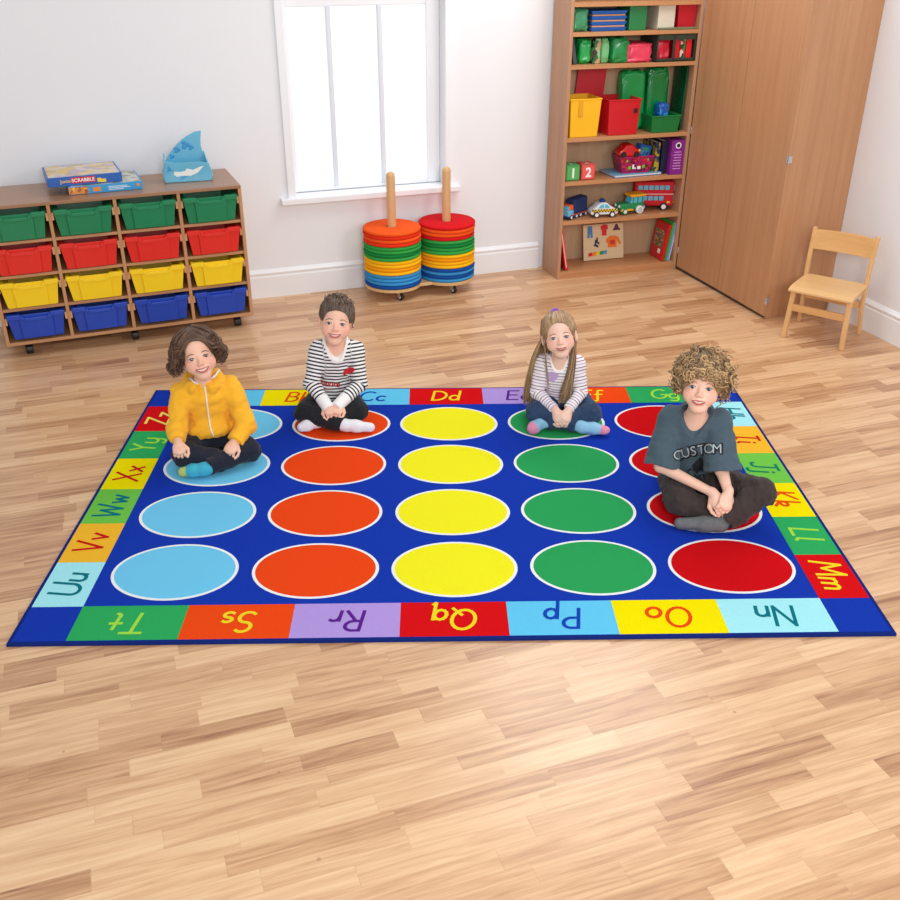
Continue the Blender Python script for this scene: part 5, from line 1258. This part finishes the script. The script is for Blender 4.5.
S = top_solid(k2, .008, (.043, .037, .028), .80, hem=.012, k=.028); S.cone((k2.J['shl']+k2.J['shr'])/2+V3(0, .01, .01), k2.J['neck']+V3(0, .012, .0), .074, .056, .035); J = k2.J; S.ripple(.0026, 70, 31).ripple(.0013, 150, 32)
CUT = (J['neck']+V3(0, -.060, -.046), J['neck']+V3(0, -.006, .050), .028, .060); S.cone(*CUT, .004, 's'); S.cone(J['neck']+V3(0, 0, .05), J['neck']+V3(0, 0, .2), .052, .09, .004, 's')
V, Q = S.mesh(); ch_ = [(k2.sleeve[q][0], k2.sleeve[q][1], .0) for q in 'lr']; run = limb_run(V, ch_)
sh2 = np_mesh('striped_top', V, Q, [stripe_mat('black_white_stripes', (240, 240, 240), (36, 38, 48), .0172, .42), mat('trim_white', (244, 244, 242), .8)], b2, attrs={'run': run}, mi=near_cut(V, Q, CUT, .013)); hb = bvh_of(V, Q)
S = Solid(np.minimum(J['wrl'], J['wrr'])-.12, np.maximum(J['ell'], J['elr'])+.05, .003)
for q in 'lr':
    w, e_ = J['wr'+q], J['el'+q]; S.cone(w+(e_-w)*.26, w+(e_-w)*-.22, .031, .028, .003, flat=1)
solid_obj(S, 'cuffs', mat('cuff_white', (240, 240, 238), .9, .03, 50, .3, 200), sh2)
redm = mat('red_motif', (196, 26, 36), .7)
decal(k2, hb, 'bow_motif', redm, sh2, polys=[[(343.5, 371), (349, 367), (353.5, 367.5), (355.5, 370), (352, 373), (347, 373.5), (344, 375.5), (342.5, 373.5)]])
decal(k2, hb, 'script_lettering', redm, sh2, text='Amore', px=(328.8, 383.2), size=7.6, ang=.10, shear=.3, bold=.03)
decal(k2, hb, 'underline_motif', redm, sh2, strips=[([(324, 389.4), (327, 388.8), (331, 389.2)], .0016)])
face_parts(k2, bv2, b2, 'hazel', mat('brow_2', (120, 88, 64), .8), smile=1.0, mouth_w=.025, open_=.0048)
hm2 = hair_mat('ash_brown_hair', (46, 34, 26), (124, 102, 86))
scalp_cap(k2, 'scalp_hair', hm2, b2, .006, face=(.080, .066, .074), fz=-.022, low=.012); HL2 = hairline((.080, .066, .074), -.022)
r = np.random.RandomState(6); P_, R_, T_ = [], [], []
for i in range(480):     # brushed back from the hairline to the crown
    az = r.uniform(-115, 115); h0 = HL2(az)+r.uniform(-1, 6) if abs(az) < 88 else r.uniform(4, 34)
    s0 = on_skull(k2, az, h0, .004); en = on_skull(k2, 180+r.uniform(-40, 40), r.uniform(55, 80), .010); pts = []
    c = k2.H(0, .012, .026); n = 13; lift = r.uniform(.000, .008)
    for k in range(n):
        t = k/(n-1); v = (s0-c)*(1-t)+(en-c)*t; ql = (k2.HR.T@v)/k2.hs; ql = ql/math.sqrt((ql[0]/.068)**2+(ql[1]/.084)**2+(ql[2]/.070)**2)*(1+.06+lift*8*math.sin(PI*t)*(.5 if t < .3 else 1)); pts.append(c+k2.HR@(ql*k2.hs)+V3(*(r.normal(size=3)*.0006)))
    P_.append(pts); R_.append([r.uniform(.0018, .0032)]*n); T_.append(r.uniform(0, 1))
for i in range(95):      # twists pinned on top
    c = on_skull(k2, r.uniform(-95, 95) if i % 3 else r.uniform(110, 250), r.uniform(42, 84), .008); ax = r.normal(size=3); ax /= np.linalg.norm(ax); u = np.cross(ax, V3(0, 0, 1)); u /= np.linalg.norm(u); v = np.cross(ax, u); rad = r.uniform(.006, .013); a0 = r.uniform(0, 6.3)
    P_.append([c+u*rad*math.cos(a0+k*.5)+v*rad*math.sin(a0+k*.5)+ax*k*.0012 for k in range(13)]); R_.append([.0036*(1-.5*k/12) for k in range(13)]); T_.append(r.uniform(.2, 1.7))
for sx in (-1, 1):       # loose strands by the temples
    for i in range(5):
        p0 = on_skull(k2, sx*(66+i*4), 16, .004); P_.append([p0+V3(sx*.004*math.sin(k*.7), -.003, -.0095*k) for k in range(9)]); R_.append([.0014]*9); T_.append(.5)
tubes('hair', P_, R_, hm2, b2, T_); finish(k2, b2)

# ---- 3: long fair hair
k3 = Kid('long-haired girl in a lilac striped top and blue jeans sitting on a green dot', (1.829, 3.698, .0128), -116.3, dict(hscale=.97,
    pelvis=(.022, .25, .080), waist=(.005, .240, .150), chest=(-.008, .220, .235), neck=(-.016, .190, .312), head=(-.022, .158, .445),
    shl=(-.092, .212, .278), shr=(.066, .212, .285), ell=(-.112, .170, .145), elr=(.096, .172, .160), wrl=(-.022, .075, .106), wrr=(.042, .078, .108),
    hipl=(-.045, .235, .070), hipr=(.088, .235, .070), knl=(-.110, .105, .070), knr=(.150, .105, .076), anl=(.112, .045, .036), anr=(-.085, .060, .036), toel=(.218, .035, .030), toer=(-.125, .010, .028)), 3)
k3.head_frame(3, 15, -10)
b3, bv3 = make_body(k3, skin_mat('skin_fair_rose', (244, 200, 180)), [(((-.020, .070, .104), (.42, -.80, -.50), (-.5, -.5, .8), 1), dict(curl=(30, 40, 30), sc=.98)), (((.042, .072, .106), (-.28, -.85, -.50), (.5, -.5, .8), -1), dict(curl=(32, 40, 30), sc=.98))])
trousers(k3, fabric('washed_blue_jeans', (44, 66, 98), .85, .45, 14, .3, 300), b3, seed=23, hem=.86)
lb = mat('pale_blue_sock', (140, 190, 220), .95, .15, 60, .3, 260); pk = mat('pink_sock_toe', (222, 140, 170), .95, .08, 60); socks(k3, b3, [lb, lb], tip=[pk])
S = top_solid(k3, .007, (.038, .032, .024), .97, hem=.012, k=.028); J = k3.J; S.ripple(.0026, 70, 41).ripple(.0013, 150, 42)
CUT = (J['neck']+V3(0, -.046, -.016), J['neck']+V3(0, .0, .050), .028, .050); S.cone(*CUT, .004, 's'); S.cone(J['neck']+V3(0, 0, .05), J['neck']+V3(0, 0, .2), .052, .09, .004, 's')
V, Q = S.mesh(); run = limb_run(V, [(k3.sleeve[q][0], k3.sleeve[q][1], .0) for q in 'lr'])
sh3 = np_mesh('striped_top', V, Q, [stripe_mat('lilac_stripes', (242, 236, 240), (146, 112, 136), .0150, .30, c3=(200, 170, 200)), mat('trim_white', (244, 244, 242), .8)], b3, attrs={'run': run}, mi=near_cut(V, Q, CUT, .007)); hb = bvh_of(V, Q)
decal(k3, hb, 'heart_motif', mat('lilac_motif', (196, 160, 214), .8), sh3, polys=[[(548, 374), (551.5, 371.5), (555, 372.5), (558.5, 374.5), (557, 379), (552, 382), (547.5, 380)]])
face_parts(k3, bv3, b3, 'blue', mat('brow_3', (150, 112, 82), .8), smile=.7, mouth_w=.022, open_=.0036)
hm3 = hair_mat('long_fair_hair', (92, 64, 44), (206, 170, 128), .35)
scalp_cap(k3, 'scalp_hair', hm3, b3, .006, face=(.072, .060, .086), fz=-.022, low=-.02); HL3 = hairline((.072, .060, .086), -.022)
r = np.random.RandomState(8); P_, R_, T_ = [], [], []
for i in range(460):     # drawn back to the band
    az = r.uniform(-100, 100); h0 = HL3(az)+r.uniform(-1, 6) if abs(az) < 78 else r.uniform(-8, 30)
    s0 = on_skull(k3, az, h0, .003); en = on_skull(k3, 180+r.uniform(-25, 25), r.uniform(62, 78), .010); pts = []; c = k3.H(0, .012, .026); n = 13; lift = r.uniform(0, .006)
    for k in range(n):
        t = k/(n-1); v = (s0-c)*(1-t)+(en-c)*t; ql = (k3.HR.T@v)/k3.hs; ql = ql/math.sqrt((ql[0]/.068)**2+(ql[1]/.084)**2+(ql[2]/.070)**2)*(1.055+lift*8*math.sin(PI*t)); pts.append(c+k3.HR@(ql*k3.hs)+V3(*(r.normal(size=3)*.0005)))
    P_.append(pts); R_.append([r.uniform(.0018, .0030)]*n); T_.append(r.uniform(0.1, 1.1))
def long_lock(az, sx_end, y_end, z_end, off, rad, tone, wav=.002, clear=.0):
    st = on_skull(k3, az, r.uniform(-5, 40), off); mid = on_skull(k3, az, -22, off+.006); end = V3(sx_end, y_end, z_end); n = 22; pts = []; ph = r.uniform(0, 6.3)
    sh_ = V3(mid[0]*.5+end[0]*.5+clear*np.sign(end[0]-k3.J['head'][0]), min(mid[1], end[1])*.5+max(mid[1], end[1])*.5, (mid[2]*.55+end[2]*.45))
    for k in range(n):
        t = k/(n-1)
        if t < .25: u = t/.25; p = st*(1-u)+mid*u
        else: u = (t-.25)/.75; p = mid*(1-u)**2+sh_*2*u*(1-u)+end*u*u
        w = wav*(.3+t); pts.append(p+V3(math.sin(ph+t*9)*w, math.cos(ph+t*7)*w, 0))
    P_.append(pts); R_.append([rad*(1-.55*(k/(n-1))**2) for k in range(n)]); T_.append(tone)
for i in range(190):     # fall behind the picture's left shoulder to the hip
    long_lock(r.uniform(-155, -98), r.uniform(-.178, -.135), r.uniform(.19, .26), r.uniform(.055, .115), r.uniform(.003, .011), r.uniform(.0022, .0034), r.uniform(0, .9), clear=-.0+.035)
for i in range(90):      # down the back
    long_lock(r.uniform(120, 240), r.uniform(-.11, .06), r.uniform(.315, .34), r.uniform(.08, .16), r.uniform(.003, .012), r.uniform(.0022, .0034), r.uniform(0, .8))
for i in range(110):      # over the picture's right shoulder and down the chest
    long_lock(r.uniform(96, 124), r.uniform(-.004, .050), r.uniform(.118, .145), r.uniform(.105, .185), r.uniform(.002, .010), r.uniform(.0020, .0032), r.uniform(0, .8), clear=.018)
for i in range(7):       # thin strand on the chest at the left
    long_lock(r.uniform(-84, -74), r.uniform(-.060, -.052), r.uniform(.120, .128), r.uniform(.175, .20), r.uniform(.001, .004), .0022, r.uniform(.1, .8), wav=.001)
tubes('hair', P_, R_, hm3, b3, T_)
m = MB(); c = k3.H(-.004, .004, .103); m.ring([(.014+.005*math.cos(a), .005*math.sin(a)) for a in np.linspace(0, 2*PI, 9)[:-1]], 20, 0, T(*c) @ k3.HRm @ RX(.5)); m.build('hair_band', mat('purple_band', (140, 84, 196), .7), b3, smooth=True)
finish(k3, b3)

# ---- 4: grey T-shirt
k4 = Kid('curly-haired boy in a slate grey T-shirt and dark trousers sitting on a red dot', (2.051, 2.715, .0128), -127.07, dict(
    pelvis=(-.130, .300, .095), waist=(-.138, .285, .190), chest=(-.148, .258, .305), neck=(-.142, .225, .408), head=(-.132, .182, .556),
    shl=(-.238, .245, .368), shr=(-.050, .240, .380), ell=(-.250, .160, .190), elr=(-.012, .150, .215), wrl=(-.030, .075, .150), wrr=(.024, .075, .165),
    hipl=(-.195, .275, .085), hipr=(-.065, .275, .085), knl=(-.150, .085, .082), knr=(.150, .140, .150), anl=(.040, .110, .045), anr=(.005, .028, .042), toel=(.09, .13, .035), toer=(-.140, .010, .028)), 4)
k4.head_frame(0, 15, 1)
b4, bv4 = make_body(k4, skin_mat('skin_fair_light', (244, 197, 174)), [(((-.030, .072, .148), (.60, -.68, -.42), (-.3, -.45, 1), 1), dict(curl=(28, 38, 30), sc=1.08)), (((.024, .070, .163), (-.10, -.80, -.62), (.55, -.5, .7), -1), dict(curl=(35, 45, 35), sc=1.08))])
trousers(k4, fabric('dark_brown_cotton', (62, 52, 50), .85, .12, 60, .35, 240), b4, thigh=(.070, .060), shin=(.056, .050), hem=.86, amp=.0048, seed=33, top=.11, name='trousers')
gs = mat('grey_sock', (104, 106, 108), .95, .25, 90, .5, 240); socks(k4, b4, [gs, gs], r=(.029, .031, .023))
S = top_solid(k4, .017, (.048, .072), .50, hem=-.035, k=.028); J = k4.J
for a in np.linspace(-2.0, 2.0, 13):     # the flat hood around the neck
    f_ = lambda t: J['neck']+V3(.066*math.sin(t), .034+.058*math.cos(t), -.010-.016*(1-math.cos(t))*1.3)
    S.cone(f_(a), f_(a+.33), .017, .017, .012)
S.ell(J['neck']+V3(0, .095, -.035), (.07, .032, .055), .02)
S.ripple(.0036, 60, 51).ripple(.0016, 140, 52)
S.cone(J['neck']+V3(0, -.080, -.086), J['neck']+V3(0, -.02, .03), .012, .066, .006, 's'); S.cone(J['neck']+V3(0, 0, .025), J['neck']+V3(0, -.02, .15), .052, .090, .006, 's')
teal = fabric('slate_jersey', (74, 92, 104), .92, .12, 50, .3, 260); h4, hv, hq = solid_obj(S, 'hooded_t_shirt', teal, b4); hb = bvh_of(hv, hq)
dkp = mat('print_dark', (24, 26, 34), .8); ltp = mat('print_pale', (176, 184, 186), .8)
for w_, m_, b_, o_ in (('CUSTOM', dkp, .055, 0), ('CUSTOM', ltp, .0, .6)):
    for i, c in enumerate(w_):     # each letter follows the arch
        u = (i-2.5); px = (697.4+u*7.9, 449.5+.32*u*u-1.3*u)
        if b_: decal(k4, hb, 'letter_shadow', m_, h4, text=c, px=(px[0]+.4, px[1]+.5), size=15.0, ang=-.15+.06*u, bold=b_)
        else:
            cu = decal(k4, hb, 'letter', m_, h4, text=c, px=px, size=13.0, ang=-.15+.06*u, bold=0)
            if cu: 
                for v in cu.data.vertices: v.co.y -= .0035
decal(k4, hb, 'print', dkp, h4, polys=[[(697, 460), (700, 457), (703, 460), (708, 463), (709, 468), (704, 471), (700, 470), (697, 474), (693, 470), (692, 465)], [(687, 470), (691, 468), (694, 473), (697, 478), (701, 474), (706, 474), (708, 479), (702, 482), (695, 481), (689, 476)]])
face_parts(k4, bv4, b4, 'blue', mat('brow_4', (170, 132, 100), .8), smile=.4, mouth_w=.022, open_=.0050, teeth=2)
hm4 = hair_mat('curly_fair_hair', (60, 38, 22), (216, 178, 128), .35)
scalp_cap(k4, 'scalp_hair', hm4, b4, .014, face=(.062, .060, .064), fz=-.026, low=-.035); HL4 = hairline((.062, .060, .064), -.026)
r = np.random.RandomState(9); P_, R_, T_ = [], [], []
for i in range(640):
    az = r.uniform(-180, 180); el = math.degrees(math.asin(r.uniform(-.62, 1)))
    if abs(az) < 76 and el < HL4(az)+9: el = HL4(az)+r.uniform(8, 36)
    p = on_skull(k4, az, el, .008); c = k4.H(0, .02, .02); out = p-c; out /= np.linalg.norm(out); L = r.uniform(.026, .056); g = V3(0, 0, -1)
    ax = out+g*r.uniform(.1, .7)+r.normal(size=3)*.35; ax /= np.linalg.norm(ax)
    if abs(az) < 60 and el < 60: ax = ax*.5+V3(0, -.3, -.10)
    u = np.cross(ax, V3(.3, .5, .8)); u /= np.linalg.norm(u); v = np.cross(ax, u); v /= np.linalg.norm(v); rad = r.uniform(.0055, .0115); turns = r.uniform(1.3, 2.4); a0 = r.uniform(0, 6.3); n = 24
    P_.append([p+ax*L*(k/(n-1))+g*.010*(k/(n-1))**2+(u*math.cos(a0+turns*6.283*k/(n-1))+v*math.sin(a0+turns*6.283*k/(n-1)))*rad*min(1, k/5) for k in range(n)])
    q = r.uniform(.0026, .0042); R_.append([q*(1-.45*(k/(n-1))**3) for k in range(n)]); T_.append(r.uniform(0, 1.1))
tubes('hair', P_, R_, hm4, b4, T_)
finish(k4, b4)

# ------------------------------------------------------------------ light
wd_ = bpy.data.worlds.new('world'); sc.world = wd_; wd_.use_nodes = True
bg = wd_.node_tree.nodes['Background']; bg.inputs[0].default_value = (.93, .965, 1, 1); bg.inputs[1].default_value = .62
def area(name, loc, target, size, power, color=(1, 1, 1), sy=None):
    l = bpy.data.lights.new(name, 'AREA'); l.energy = power; l.color = color; l.size = size
    if sy: l.shape = 'RECTANGLE'; l.size_y = sy
    o = bpy.data.objects.new(name, l); COL.objects.link(o); o.location = loc
    o.rotation_euler = (Vector(target)-Vector(loc)).to_track_quat('-Z', 'Y').to_euler(); return o
area('ceiling_light', (2.75, 4.95, 3.1), (2.5, 4.4, 0), 1.5, 42, (1, .985, .97))
area('flash_softbox', (.4, -1.2, 2.6), (1.5, 4.6, .5), 1.3, 130, (1, .98, .97))
area('side_softbox', (3.6, .4, 2.6), (1.2, 5.0, .4), 1.0, 30, (1, .98, .96))
